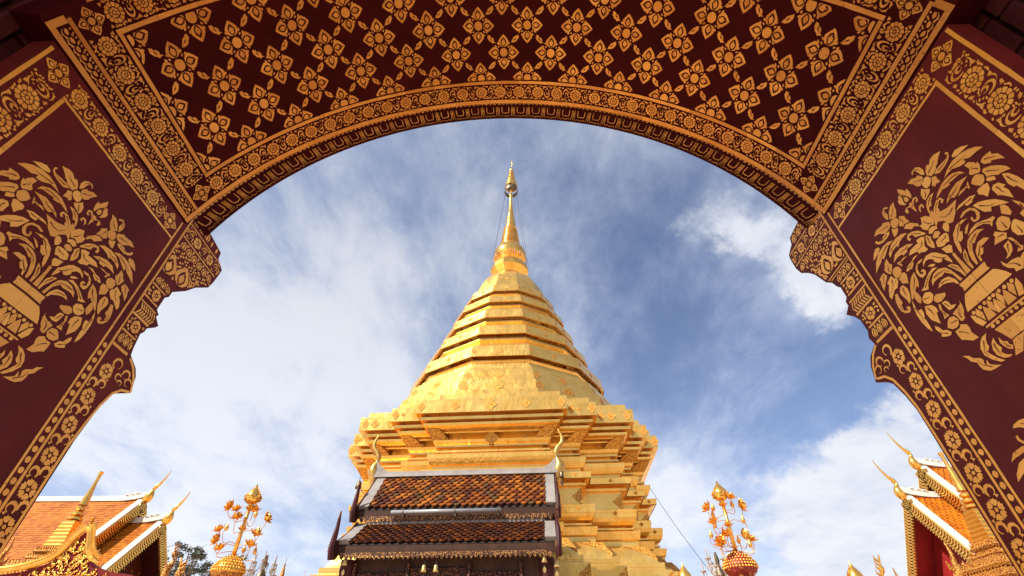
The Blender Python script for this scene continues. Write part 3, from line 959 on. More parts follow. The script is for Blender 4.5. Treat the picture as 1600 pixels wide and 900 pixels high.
VASE = '1021 2974,1015 2989,1002 3001,992 2999,993 2993,977 3006,959 3006,934 2992,952 2984,970 2970,979 2968,982 2962,995 2957,1012 2958,1015 2968;1000 2952,983 2959,962 2958,937 2954,927 2961,932 2970,927 2973,921 2966,925 2954,938 2944,956 2940,983 2939;1024 2984,1033 2995,1036 3013,1039 3026,1049 3032,1054 3023,1057 3030,1048 3038,1031 3035,1020 3022,1016 3003;1051 2969,1061 2968,1072 2980,1075 2996,1089 3020,1069 3019,1052 3006,1045 3008,1034 2988,1037 2980;1042 2972,1035 2977,1024 2973,1018 2962,1019 2951,1025 2944,1036 2939,1051 2940,1055 2953,1053 2967;1021 2943,1014 2954,1000 2944,1003 2934,1002 2915,1018 2923,1025 2918,1032 2930;1065 2958,1080 2944,1084 2929,1081 2914,1063 2918,1051 2922,1043 2930,1056 2942;1132 3044,1126 3033,1118 3018,1113 3007,1105 3011,1103 2993,1107 2974,1116 2966,1117 2977,1123 2993,1133 3011,1144 2990,1145 2979,1143 2967,1151 2972,1163 2989,1162 3005,1154 3008,1150 3018,1142 3018;1132 3003,1124 2986,1124 2971,1136 2970,1141 2982;1131 2908,1136 2932,1140 2945,1149 2952,1154 2944,1152 2937,1162 2937,1165 2952,1154 2958,1139 2952,1132 2960,1122 2954,1110 2962,1097 2954,1099 2939,1107 2935,1113 2942,1103 2945,1106 2953,1118 2948,1125 2937;1120 2894,1122 2908,1114 2919,1101 2918,1096 2905,1103 2899,1107 2904,1102 2908,1108 2912,1115 2907;1043 2908,1059 2913,1078 2909,1093 2895,1101 2876,1101 2860,1094 2873,1089 2884,1078 2881,1068 2895;1105 2836,1080 2866,1058 2879,1039 2876,1034 2861,1043 2854,1050 2860,1042 2864,1046 2873,1057 2864,1069 2856,1066 2848,1094 2823,1115 2812;1240 2991,1245 3011,1241 3032,1223 3042,1206 3030,1211 3024,1219 3031,1228 3024,1225 3008,1236 2989;1232 2987,1216 3008,1197 3021,1175 3021,1184 3004,1187 2988,1201 2970,1211 2970,1222 2977;1240 2966,1233 2977,1219 2974,1208 2968,1203 2953,1213 2941,1227 2937,1240 2944,1244 2956;1242 2966,1256 2960,1282 2959,1303 2982,1331 2994,1306 3005,1272 2997,1263 3000,1240 2981;1250 2951,1257 2934,1260 2919,1252 2915,1232 2923,1227 2932,1242 2942;1201 2951,1195 2961,1177 2943,1179 2930,1175 2909,1197 2920,1205 2917,1218 2932;1263 2953,1278 2957,1296 2960,1309 2952,1328 2960,1333 2972,1340 2974,1342 2964,1331 2950,1310 2941,1287 2941,1270 2944;1210 2909,1193 2914,1176 2904,1156 2877,1159 2863,1172 2881,1187 2881;1274 2912,1294 2927,1324 2931,1358 2927,1392 2908,1420 2874,1396 2884,1369 2891,1356 2902,1353 2889,1330 2899,1303 2914;1397 2923,1379 2943,1359 2952,1341 2946,1342 2935,1363 2927;1210 2886,1229 2902,1259 2910,1292 2907,1323 2888,1328 2872,1301 2884,1274 2884,1273 2876,1257 2885,1236 2888;1218 2838,1239 2855,1271 2867,1303 2867,1328 2847,1302 2849,1280 2845,1277 2836,1253 2834,1251 2843,1234 2839;1163 2826,1157 2828,1173 2857,1193 2874,1213 2880,1225 2869,1223 2857,1215 2855,1213 2862,1218 2865,1210 2872,1198 2863,1196 2848,1180 2839;1260 2818,1242 2829,1214 2827,1203 2824,1201 2837,1181 2832,1169 2822,1184 2805,1190 2796,1187 2778,1200 2779,1217 2791,1223 2791,1225 2804;1265 2824,1283 2830,1303 2830,1317 2836,1317 2827,1310 2817,1310 2810,1303 2812,1305 2823,1290 2824;1228 2793,1248 2800,1268 2794,1290 2793,1307 2782,1298 2777,1288 2778,1282 2773,1264 2782,1261 2791,1245 2793;1224 2770,1247 2774,1266 2766,1277 2751,1276 2730,1269 2717,1252 2718,1243 2728,1248 2741,1259 2741,1261 2737,1251 2732,1260 2727,1269 2736,1265 2753,1251 2765,1236 2765;1241 2745,1232 2759,1210 2767,1185 2759,1171 2746,1157 2723,1149 2712,1147 2686,1150 2678,1161 2699,1166 2716,1178 2708,1190 2715,1199 2732,1193 2734,1207 2750,1222 2754;1229 2734,1214 2732,1201 2721,1204 2716,1215 2721;1202 2706,1218 2717,1244 2713,1268 2702,1286 2690,1305 2687,1291 2677,1276 2672,1270 2684,1255 2695,1232 2706;1258 2670,1250 2686,1228 2699,1203 2699,1184 2687,1178 2680,1170 2661,1160 2615,1170 2615,1177 2652,1194 2675,1206 2671,1228 2676,1243 2676;1246 2648,1235 2658,1218 2662,1201 2658,1192 2654,1179 2631,1178 2612,1185 2616,1190 2628,1211 2642,1226 2648;1359 2819,1349 2831,1331 2829,1319 2818,1319 2803,1330 2791,1346 2788,1359 2798;1344 2883,1362 2875,1372 2861,1381 2858,1377 2839,1367 2823,1351 2833,1337 2847,1344 2858;1391 2852,1408 2850,1424 2845,1421 2838,1430 2819,1433 2796,1417 2808,1404 2819,1399 2818,1384 2832;1370 2819,1400 2811,1405 2804,1400 2798,1417 2782,1429 2762,1426 2747,1393 2766,1378 2764,1359 2779,1355 2790,1366 2802;1325 2791,1315 2787,1313 2772,1328 2744,1349 2761,1351 2785,1343 2786;1351 2755,1368 2757,1381 2743,1381 2730,1374 2704,1374 2684,1362 2691,1349 2712,1344 2732;1283 2758,1305 2752,1325 2736,1340 2716,1356 2689,1352 2686,1330 2700,1308 2713,1304 2702,1291 2719,1286 2739;1403 2753,1417 2731,1423 2707,1421 2685,1410 2668,1393 2659,1381 2667,1380 2679,1391 2684,1398 2677,1389 2674,1398 2671,1407 2678,1406 2702,1394 2707,1396 2726,1392 2748;1358 2687,1369 2664,1376 2634,1376 2601,1371 2570,1361 2551,1358 2569,1356 2597,1360 2609,1355 2607,1347 2624,1347 2639,1360 2641,1362 2655,1359 2672;1322 2661,1311 2668,1298 2673,1280 2662,1276 2647,1288 2633,1300 2630,1314 2634,1324 2649;1320 2668,1320 2683,1323 2698,1326 2704,1343 2687,1342 2666,1335 2653;1279 2638,1268 2640,1237 2622,1240 2613,1266 2608,1282 2615,1288 2627;1330 2637,1342 2613,1340 2585,1319 2553,1313 2575,1306 2592,1299 2590,1297 2607,1305 2624,1317 2631;1282 2610,1290 2594,1290 2572,1298 2557,1287 2556,1274 2556,1280 2568,1284 2586,1277 2603;1270 2604,1254 2602,1248 2590,1248 2577,1231 2568,1247 2564,1264 2568,1267 2583;1292 2545,1280 2550,1264 2544,1258 2526,1266 2512,1280 2509,1295 2513,1307 2528;1262 2551,1246 2556,1239 2554,1218 2562,1216 2573,1216 2554,1223 2535,1233 2525,1235 2516,1248 2513,1255 2518,1255 2532,1256 2539;1262 2509,1246 2497,1244 2485,1249 2469,1240 2443,1262 2446,1281 2462,1292 2468,1294 2488,1292 2503,1273 2502;1326 2531,1314 2525,1304 2508,1314 2502,1330 2508,1345 2518,1339 2526,1348 2550,1343 2561,1334 2551;1182 2608,1072 2607,1077 2596,1074 2584,1182 2581,1179 2591;1186 2573,1071 2577,1046 2552,1037 2528,1132 2523,1217 2524,1210 2542,1198 2560;1218 2510,1204 2499,1189 2463,1206 2461,1218 2483;1189 2516,1178 2495,1186 2469,1201 2500;1167 2508,1154 2487,1149 2463,1182 2463,1175 2491;1146 2516,1136 2499,1144 2469,1156 2492;1126 2508,1117 2494,1109 2464,1142 2463,1140 2483;1114 2511,1097 2497,1103 2473,1116 2503;1094 2495,1072 2476,1069 2467,1100 2464;1198 2506,1202 2504,1207 2506,1210 2510,1208 2514,1204 2517,1199 2515,1196 2511;1170 2507,1175 2504,1179 2506,1182 2510,1180 2515,1176 2517,1171 2515,1169 2511;1151 2508,1155 2506,1160 2507,1162 2512,1161 2516,1157 2518,1152 2517,1150 2513;1129 2509,1134 2507,1138 2508,1141 2512,1139 2517,1135 2519,1130 2518,1128 2513;1201 2455,1055 2457,1059 2452,1201 2449;1176 2440,1181 2438,1185 2439,1188 2443,1186 2448,1182 2450,1177 2449,1175 2445;1157 2440,1162 2438,1166 2439,1169 2443,1167 2447,1163 2449,1158 2448,1156 2444;1139 2441,1143 2439,1147 2440,1149 2444,1148 2448,1144 2450,1139 2449,1137 2445;1120 2440,1124 2438,1128 2439,1130 2443,1129 2448,1125 2450,1120 2448,1118 2445;1101 2440,1106 2438,1110 2439,1112 2443,1110 2447,1106 2450,1102 2448,1100 2445;1081 2441,1085 2439,1090 2440,1092 2444,1090 2448,1086 2450,1082 2449,1080 2446;1064 2442,1068 2440,1072 2441,1074 2445,1073 2449,1069 2451,1065 2450,1063 2446;1185 2432,1075 2434,1118 2385,1163 2383,1175 2413;1163 2379,1149 2381,1122 2380,1158 2340,1185 2341,1171 2360;1212 2440,1232 2438,1249 2427,1259 2412,1262 2392,1250 2369,1231 2349,1218 2346,1232 2363,1245 2387,1249 2402,1243 2394,1232 2404,1232 2414,1225 2427;1204 2417,1219 2407,1229 2389,1229 2371,1215 2352,1199 2346,1189 2347,1204 2358,1212 2371,1202 2379,1207 2396;1190 2409,1197 2395,1195 2382,1187 2366,1177 2359,1170 2368,1178 2376,1176 2384,1188 2394;1326 2429,1316 2414,1311 2398,1296 2386,1298 2375,1294 2360,1277 2346,1260 2343,1236 2342,1255 2353,1265 2361,1266 2378,1276 2364,1279 2372,1274 2383,1279 2393,1298 2404,1306 2417;921 2945,903 2949,884 2939,865 2921,883 2923,909 2929,923 2936;988 2911,962 2924,932 2930,900 2925,874 2911,855 2895,842 2874,862 2882,888 2887,906 2901,905 2889,912 2888,927 2894,949 2911,972 2913;1052 2883,1034 2895,1003 2906,979 2905,958 2900,937 2883,931 2864,946 2877,971 2881,987 2886,986 2878,1000 2881,1015 2888,1040 2884;1037 2839,1027 2850,1001 2861,969 2865,932 2850,958 2846,975 2841,984 2835,1005 2833,1015 2845;996 2826,978 2832,955 2828,943 2837,949 2821,954 2812,957 2822,977 2825;1032 2796,1013 2802,989 2798,972 2796,954 2784,971 2780,975 2775,995 2778,998 2790,1015 2795;916 2883,901 2880,890 2863,890 2853,883 2857,885 2842,894 2828,903 2826,912 2834,921 2840,925 2849,913 2860;894 2820,885 2824,866 2810,850 2790,840 2771,838 2756,859 2768,872 2772,883 2787,896 2796,894 2806;897 2794,880 2779,885 2767,900 2779,905 2789;927 2830,915 2831,907 2825,898 2809,905 2795,917 2789,927 2793,936 2807,940 2821;930 2789,917 2787,906 2780,914 2761,934 2748,940 2766,947 2775,944 2788,936 2790;875 2848,864 2852,838 2846,842 2835,830 2821,827 2792,840 2808,856 2822,860 2817,875 2832,878 2844;912 2755,902 2762,887 2755,877 2733,886 2734,882 2716,888 2686,898 2706,908 2724,912 2726;863 2766,850 2752,841 2724,839 2702,847 2673,856 2682,860 2706,867 2708,871 2729;983 2765,964 2759,944 2745,926 2726,914 2706,905 2685,924 2699,948 2717,956 2706,971 2722,976 2736;1018 2748,1036 2758,1061 2761,1089 2746,1102 2723,1108 2698,1110 2678,1100 2686,1092 2705,1089 2720,1087 2709,1072 2712,1059 2730,1066 2737,1051 2750,1030 2751;1037 2770,1016 2776,995 2769,983 2753,982 2732,992 2719,1001 2717,1014 2722,1016 2735,1012 2742,1006 2740,1010 2731,1004 2725,996 2731,990 2745,996 2760,1012 2767,1031 2764;1026 2734,1043 2732,1058 2719,1053 2713;1056 2705,1037 2714,1013 2715,993 2706,974 2695,963 2692,961 2683,973 2681,985 2670,985 2682,997 2697,1018 2705;1006 2684,1024 2699,1047 2701,1067 2695,1080 2681,1092 2659,1097 2637,1096 2617,1089 2617,1084 2639,1074 2663,1063 2675,1063 2682,1058 2672,1040 2682,1023 2687;1013 2651,1025 2664,1048 2667,1070 2652,1076 2639,1080 2615,1073 2616,1070 2630,1058 2629,1046 2643,1053 2649,1038 2650;1091 2682,1105 2675,1114 2661,1116 2637,1114 2616,1107 2617,1105 2641,1101 2652,1096 2663;1134 2701,1124 2700,1125 2679,1123 2651,1121 2616,1139 2617,1135 2659;1172 2684,1155 2677,1143 2659,1142 2638,1142 2616,1148 2616,1151 2636,1156 2648,1164 2667;970 2670,957 2676,944 2672,934 2652,943 2636,958 2628,974 2637,980 2652;929 2700,919 2693,915 2679,919 2660,927 2655,935 2668,941 2679;934 2640,926 2638,917 2614,919 2591,941 2586,952 2597,955 2617,949 2628;990 2653,981 2641,968 2625,979 2613,990 2616,1017 2623,998 2641,1001 2647;1021 2569,1008 2575,1004 2585,1001 2603,991 2604,980 2605,981 2590,990 2575,1007 2567;978 2613,968 2605,964 2584,965 2570,960 2565,968 2556,984 2562,973 2571,971 2590;1036 2575,1029 2556,1010 2556,992 2549,988 2532,1003 2516,1024 2522,1021 2533,1033 2544,1039 2560;1107 2861,1088 2870,1087 2851,1076 2843,1046 2829,1005 2824,1029 2804,1035 2794,1061 2777,1073 2784,1082 2807,1101 2824,1108 2844;1135 2884,1117 2873,1101 2845,1113 2825,1128 2834,1144 2828,1156 2845,1156 2867,1146 2861;1149 2816,1140 2827,1126 2827,1111 2814,1115 2804,1125 2809,1140 2807;1140 2801,1127 2804,1118 2796,1115 2786,1132 2780,1144 2786,1148 2795;1149 2775,1132 2778,1110 2775,1100 2768,1101 2757,1113 2739,1121 2744,1135 2742,1147 2748,1156 2757;1100 2792,1087 2801,1075 2791,1080 2777,1092 2764,1101 2776;1170 2812,1161 2822,1151 2803,1156 2792,1157 2777,1165 2761,1174 2772,1179 2791;1150 2742,1135 2737,1120 2732,1116 2722,1128 2703,1145 2717;1331 2186,1323 2193,1303 2197,1285 2195,1268 2188,1257 2168,1280 2168,1303 2175,1313 2182;1340 2165,1332 2166,1333 2155,1327 2146,1314 2136,1332 2141,1342 2154;1401 2113,1379 2132,1340 2137,1320 2129,1355 2121,1379 2119;1419 2064,1409 2082,1381 2104,1360 2109,1350 2101,1369 2086,1397 2073'
vase = [[(int(a.split()[0]) / 1000.0, int(a.split()[1]) / 1000.0) for a in p.split(',')] for p in VASE.split(';')]
AX = 1.127


def cen(p):
    return sum(a for a, b in p) / len(p), sum(b for a, b in p) / len(p)


bouquet = []
pot = []
for k, p in enumerate(vase):
    if 54 <= k < 77:
        q = clip(p, AX + 0.0004, 9, -9, 9)
        if q:
            pot.append(q)
            pot.append([(2 * AX - a, b) for a, b in q][::-1])
    else:
        bouquet.append(p)
cs = [cen(p) for p in bouquet]
for k in range(len(bouquet)):
    c = cs[k]
    if c[0] < AX + 0.02:
        continue
    m = (2 * AX - c[0], c[1])
    if all(math.hypot(m[0] - a, m[1] - b) > 0.028 for a, b in cs):
        bouquet.append([(2 * AX - a, b) for a, b in bouquet[k]][::-1])
# the next vase below repeats the bouquet's crown
lower = [[(a, b - 1.05) for a, b in p] for p in bouquet + pot]


def veins(p):
    """the cutter's lines: a midrib along a leaf and two or three side nicks, showing the lacquer"""
    if len(p) < 8:
        return []
    L, i, j = max((math.hypot(p[i][0] - p[j][0], p[i][1] - p[j][1]), i, j) for i in range(len(p)) for j in range(i))
    if L < 0.045:
        return []
    n = len(p)
    A, B = [p[k % n] for k in range(j, i + 1)], [p[k % n] for k in range(i, j + n + 1)][::-1]

    def at(path, t):
        d = [0]
        for a, b in zip(path[:-1], path[1:]):
            d.append(d[-1] + math.hypot(b[0] - a[0], b[1] - a[1]))
        s = t * d[-1]
        for k in range(1, len(path)):
            if d[k] >= s:
                f = (s - d[k - 1]) / (d[k] - d[k - 1] or 1)
                return (path[k - 1][0] + f * (path[k][0] - path[k - 1][0]), path[k - 1][1] + f * (path[k][1] - path[k - 1][1]))
        return path[-1]
    c = [((at(A, t)[0] + at(B, t)[0]) / 2, (at(A, t)[1] + at(B, t)[1]) / 2, math.hypot(at(A, t)[0] - at(B, t)[0], at(A, t)[1] - at(B, t)[1])) for t in (0.2, 0.35, 0.5, 0.65, 0.8)]
    if max(q[2] for q in c) < 0.014:
        return []
    m = [q[:2] for q in c]
    if c[1][2] < c[3][2]:
        m = m[::-1]
    out = []
    lo, hi = [], []
    for k, (x, y) in enumerate(m[:4]):
        x2, y2 = m[k + 1]
        d = math.hypot(x2 - x, y2 - y) or 1
        w = 0.0017 * (1 - k / 4.2)
        lo.append((x - (y2 - y) / d * w, y + (x2 - x) / d * w))
        hi.append((x + (y2 - y) / d * w, y - (x2 - x) / d * w))
    out.append(lo + hi[::-1])
    return out


for sg in (1, -1):
    dz = 0.0 if sg == 1 else -0.036
    dzp = 0.0 if sg == 1 else -0.010
    wl = MB()
    poly = [(0.645, 0.0), (0.645, 3.287), (1.4735, 3.287), (1.4735, 3.436 + (0 if sg == 1 else -0.048))] + SIL[sg]
    poly = [(0.80, 0.0), (0.80, 3.287)] + poly[2:]
    wl.prism([(sg * HW, a, b) for a, b in poly], (0, 0, 0), (sg * 0.34, 0, 0))
    wl.prism([(sg * HW, a, b) for a, b in ((0.645, 0.0), (0.645, 3.287), (0.80, 3.287), (0.80, 0.0))], (0, 0, 0), (sg * 0.075, 0, 0))
    wall = wl.build('side_wall', M['lacquer'], gate)

    def wm(u, w, dl=0.0, sg=sg):
        return (sg * (HW - 0.0010 - dl), u, w)
    P = []
    # panel borders: top frieze, upright frieze
    P += band(0.79, 1.345, 3.186 + dzp, 3.278 + dzp, 0.113)
    for p in band(1.05, 3.16 + dzp, 0.672, 0.776, 0.128):
        P.append([(b, a) for a, b in p])
    P += flower4(0.722, 3.226 + dzp, 0.054, 0)
    P += flower4(1.392, 3.232 + dzp, 0.049, 0)
    lay(P, wm, 'frieze_pattern', M['leaf'], wall, 0.0005)
    P = []
    P += line(0.797, 3.178 + dzp, 1.446, 3.178 + dzp, 0.010, 0.2)
    P += line(0.790, 1.0, 0.790, 3.186 + dzp, 0.014, 0.3)
    P += line(0.656, 0.9, 0.656, 3.275 + dzp, 0.013, 0.3)
    P += line(1.452, 0.9, 1.452, 3.285 + dzp, 0.009, 0.3)
    P += line(1.489, 0.9, 1.489, 3.42 + dz, 0.010, 0.3)
    z = 2.640 + dz
    while z > 1.2:
        P.append(ell(1.4705, z, 0.0098, 0.0105, 9))
        z -= 0.0335
    lay(P, wm, 'ruled_pattern', M['leaf'], wall)
    # bracket bands
    P = []

    def zz(a):
        return a + dz
    for z, y1, w in ((3.352, 1.800, 0.006), (3.270, 1.800, 0.006), (3.046, 1.660, 0.006), (3.032, 1.645, 0.005), (2.980, 1.610, 0.007), (2.912, 1.606, 0.008), (2.884, 1.620, 0.007), (2.818, 1.620, 0.010), (2.736, 1.600, 0.008), (2.668, 1.605, 0.012)):
        P += line(1.496, zz(z), y1 - (0.004 if sg == 1 else 0.014), zz(z), w, 0.2)
    P += lotus_row(1.500, 1.738, zz(3.358), zz(3.424), 5)
    # frieze of leaves
    for k in range(5):
        u = 1.530 + k * 0.058
        P += flower5(u, zz(3.312), 0.030, 6, k) if k % 2 else scroll(u, zz(3.311), 0.026, 0.036, 1)
    # deep band with hanging lotus
    P += [xf(q, 0, 0) for q in lotus_row(1.505, 1.780, zz(3.205), zz(3.262), 6)]
    for k in range(7):
        u = 1.515 + k * 0.037
        P.append(xf([(-0.5, -0.1), (-0.5, 0.35), (0.1, 0.35), (0.1, 0.65), (0.5, 0.65), (0.5, 0.3), (-0.05, 0.3), (-0.05, -0.1)], u, zz(3.178), 0, 0.026))
        if k < 5:
            P.append(xf([(-0.5, -0.1), (-0.5, 0.35), (0.1, 0.35), (0.1, 0.65), (0.5, 0.65), (0.5, 0.3), (-0.05, 0.3), (-0.05, -0.1)], u + 0.016, zz(3.152), 0, 0.024))
    for u, s_ in ((1.518, 0.9), (1.615, 1.0)):
        if u < 1.55:
            P += [clip(q, 1.499, 9, -9, 9) for q in petal(0.0, 0.105, 0.050, u, zz(3.058), 0)]
        else:
            P += petal(0.0, 0.105 * s_, 0.046, u, zz(3.066), 0)
    P += lotus_row(1.500, 1.612, zz(2.984), zz(3.030), 3)
    P += flower5(1.553, zz(2.946), 0.030, 6)
    for u in (1.512, 1.594):
        for q in (-0.017, 0.017):
            P.append(ell(u, zz(2.946 + q), 0.008, 0.006, 6))
    for k in range(7):                              # plaited chevrons
        u = 1.505 + k * 0.0155
        P.append([(u, zz(2.826)), (u + 0.009, zz(2.826)), (u + 0.022, zz(2.850)), (u + 0.013, zz(2.850))])
        P.append([(u, zz(2.877)), (u + 0.009, zz(2.877)), (u + 0.022, zz(2.854)), (u + 0.013, zz(2.854))])
    P += flower5(1.550, zz(2.777), 0.030, 6)
    for u in (1.510, 1.590):
        for q in (-0.017, 0.017):
            P.append(ell(u, zz(2.777 + q), 0.007, 0.006, 6))
    P += lotus_row(1.500, 1.600, zz(2.677), zz(2.731), 3)
    P += fill_in(P, 1.500, 1.80, zz(3.276), zz(3.346), 0.012, 0.0085)
    P += fill_in(P, 1.500, 1.78, zz(3.06), zz(3.25), 0.013, 0.0095)
    for za, zb in ((2.916, 2.974), (2.742, 2.812)):
        P += fill_in(P, 1.500, 1.60, zz(za), zz(zb), 0.012, 0.0085)
    # cut everything to the bracket's own outline
    S2 = [(1.40, 3.45)] + [(a - 0.006, b) for a, b in SIL[sg]] + [(1.40, 0.0)]

    def inside(x, y):
        c = False
        for (xa, ya), (xb, yb) in zip(S2, S2[1:] + S2[:1]):
            if (ya > y) != (yb > y) and x < (xb - xa) * (y - ya) / (yb - ya) + xa:
                c = not c
        return c
    if sg == -1:
        P = [[(1.497 + (a - 1.497) * (0.90 if b < 3.02 else 1.0) if a > 1.497 else a, b) for a, b in p] for p in P]
    Q = []
    for p in P:
        if p and all(inside(a, b) for a, b in p):
            Q.append(p)
        elif p and len(p) > 12 and max(a for a, b in p) - min(a for a, b in p) > 0.06:     # a ruled line: shorten it to the edge
            y = sum(b for a, b in p) / len(p)
            xs = [1.4 + 0.002 * k for k in range(220) if inside(1.4 + 0.002 * k, y)]
            Q.append([(min(a, xs[-1]), b) for a, b in p])
    P = Q
    # scrolled border of the jamb
    o = -0.018 if sg == -1 else 0.0
    P += polyline([(1.612 + o / 2, zz(2.664)), (1.650 + o / 2, zz(2.642)), (1.682 + o / 2, zz(2.606)), (1.700 + o / 2, zz(2.562)), (1.690 + o / 2, zz(2.556)), (1.655 + o / 2, zz(2.545)), (1.627 + o / 2, zz(2.515)),
                   (1.607 + o / 2, zz(2.455)), (1.594 + o / 2, zz(2.385)), (1.590 + o, zz(2.28)), (1.586 + o, zz(2.02)), (1.583 + o, 1.0)], 0.010)
    zc = 2.567
    n = 0
    while zc > 1.2:
        P += flower5(1.538 + 0.008 * (n == 0) + o / 3, zz(zc), 0.033, 6, 0.3)
        zm = zc - 0.054
        for s_ in (-1, 1):
            P.append(arc_ribbon(1.540 + s_ * 0.020 + o / 3, zz(zm + s_ * 0.006), 0.018, 0.012, 90 + s_ * 130, 90 - s_ * 170, 9, 0.5))
            P.append(xf([(-0.5, 0), (0.5, 0.2), (0, 1)], 1.540 + s_ * 0.034 + o / 3, zz(zm + s_ * 0.026), s_ * 0.7, 0.012))
        zc -= 0.109
        n += 1
    for (u, w, r, a0, a1) in ((1.580, 2.615, 0.024, 250, -60), (1.640, 2.600, 0.021, 200, -100), (1.665, 2.580, 0.018, 20, 300), (1.610, 2.575, 0.015, 40, 320), (1.630, 2.560, 0.012, 200, -60)):
        P.append(arc_ribbon(u + o / 2, zz(w), r, r * 0.5, a0, a1, 9, 0.4))
    lay([p for p in P if p], wm, 'bracket_pattern', M['leaf'], wall, 0.0005)
    bq = lay([[(a, b + dzp) for a, b in p] for p in bouquet], wm, 'bouquet_pattern', M['leaf'], wall, 0.0004)
    lay([[(a, b + dzp) for a, b in q] for p in bouquet for q in veins(p)], lambda u, w, dl=0.0: wm(u, w, dl + 0.0014), 'vein_pattern', M['lacquer'], bq, 0.0002)
    lay([[(a, b + dzp) for a, b in p] for p in pot], wm, 'vase_pattern', M['leaf'], wall, 0.0004)
    lay([[(a, b + dzp) for a, b in p] for p in lower if cen(p)[1] > 1.05], wm, 'bouquet_pattern', M['leaf'], wall, 0.0004)

# red stepped masonry behind the near edge, unseen porch over the camera, shaped for the light
for sg in (1, -1):
    blk = MB()
    for r in range(9):
        y1 = 0.695 - 0.072 * r
        z = 0.02 + 0.07 * (r % 2)
        while z < 4.6:
            h = random.uniform(0.135, 0.165)
            d = random.uniform(0.0, 0.014) + 0.02 * (r % 2)
            blk.box((sg * (1.655 - d + 0.15), y1 - 0.029, z + h / 2), (0.30, 0.058, h), bev=0.006)
            z += h + 0.013
    blk.build('stepped_pier', M['block'], gate)
    pw = MB()
    pw.box((sg * 1.93, 0.18, 2.35), (0.40, 1.06, 4.7))  # unseen porch side, cut short so fill light reaches the passage
    pw.box((sg * 1.96, 1.07, 4.05), (0.42, 0.83, 1.50))
    pw.build('unseen_porch_wall', M['block'], gate)
fac = MB()
arc = [(1.66 * math.sin(a), 2.83 + 1.66 * math.cos(a)) for a in [R(-68) + R(136) * k / 40 for k in range(41)]]
for k in range(40):
    (x0, z0), (x1, z1) = arc[k], arc[k + 1]
    fac.prism([(x0, 1.50, z0), (x1, 1.50, z1), (x1, 1.50, 5.0), (x0, 1.50, 5.0)], (0, 0, 0), (0, 0.10, 0))
for sg in (1, -1):
    fac.box((sg * 2.1, 1.55, 4.22), (1.12, 0.10, 1.55))
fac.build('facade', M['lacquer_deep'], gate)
rf = MB()
rf.box((0, 0.42, 4.80), (4.3, 2.46, 0.12))  # unseen ceiling, sized to stop direct sun and admit sky light from behind
rf.prism([(-2.5, -0.85, 4.90), (2.5, -0.85, 4.90), (0, -0.85, 5.4)], (0, 0, 0), (0, 2.60, 0))
rf.build('roof', M['under'], gate)

# ------------------------------------------------------------------ the gilded stupa
SD = 16.0                       # distance of its axis
SQ_ROT, DO_ROT = R(-3.2), R(12.9)
SQW = [1.967, 2.747, 3.778, 4.276, 4.699]


def SX(z):                      # the axis leans a little
    return -0.395 + (z - 9.6) * 0.0108


stupa = thing('stupa', 'tall gilded stupa with stepped square base and slender ringed spire', 'stupa', (-0.4, SD, 0))


def sq_ring(o, z):
    pts = []
    for q in range(4):
        c, s = [(1, 0), (0, 1), (-1, 0), (0, -1)][q]
        loc = []
        for i in range(5):
            loc.append((SQW[i] + o, -(SQW[4 - i] + o)))
            if i < 4:
                loc.append((SQW[i] + o, -(SQW[3 - i] + o)))
        pts += [(x * c - y * s, x * s + y * c) for x, y in loc]
    c, s = math.cos(SQ_ROT), math.sin(SQ_ROT)
    return [(SX(z) + x * c - y * s, SD + x * s + y * c, z) for x, y in pts]


def do_ring(r, z, n=12):
    return [(SX(z) + r * math.sin(DO_ROT + 2 * PI * k / n), SD - r * math.cos(DO_ROT + 2 * PI * k / n), z) for k in range(n)]


def loft(name, prof, ring, mat, cap_top=True, smooth=False, parent=None):
    m = MB()
    rows = [ring(o, z) for o, z in prof]
    i = m.grid(rows, close_u=True)
    if cap_top:
        n = len(rows[0])
        m.cap([i + (len(rows) - 1) * n + k for k in range(n)])
    return m.build(name, mat, parent or stupa, smooth=smooth)


loft('plinth', [(2.2, 0.0), (2.2, 0.9), (1.7, 0.92), (1.7, 1.7), (1.15, 1.72), (1.15, 2.35), (0.62, 2.37), (0.62, 2.95), (0.36, 2.98), (0.36, 3.20), (0.245, 3.22), (0.24, 3.650), (0.14, 3.660), (0.12, 3.69), (0.12, 3.81), (0.02, 3.82)], sq_ring, M['gold'])
loft('lower_bell_moulding', [(0.02, 3.822), (0.005, 3.885), (-0.045, 3.98), (-0.11, 4.08), (-0.17, 4.16), (-0.21, 4.205), (-0.30, 4.21), (-0.31, 4.26), (-0.31, 4.34), (-0.275, 4.36), (-0.27, 4.37), (-0.24, 4.50), (-0.235, 4.535), (-0.46, 4.545), (-0.46, 4.59), (-0.36, 4.60), (-0.36, 4.63), (-0.50, 4.635),
                             (-0.50, 4.675), (-0.36, 4.70), (-0.30, 4.77), (-0.27, 4.85)], sq_ring, M['gold'])
loft('lower_band', [(-0.268, 4.852), (-0.245, 5.025), (-0.26, 5.035), (-0.50, 5.05)], sq_ring, M['gold'])
loft('wall_tier', [(-0.52, 5.05), (-0.515, 5.515), (-0.41, 5.52), (-0.405, 5.56), (-0.50, 5.565), (-0.50, 5.61), (-0.31, 5.645)], sq_ring, M['gold'])
loft('upper_band', [(-0.285, 5.65), (-0.265, 5.79), (-0.28, 5.80), (-0.49, 5.83)], sq_ring, M['gold'])
loft('recessed_tier', [(-0.50, 5.82), (-0.50, 5.95), (-0.44, 5.955), (-0.405, 6.02), (-0.37, 6.10), (-0.352, 6.205), (-0.62, 6.212), (-0.62, 6.285), (-0.478, 6.29), (-0.478, 6.332), (-0.66, 6.338), (-0.66, 6.43), (-0.515, 6.437), (-0.512, 6.487), (-0.47, 6.53), (-0.44, 6.60), (-0.74, 6.61)], sq_ring, M['gold'])
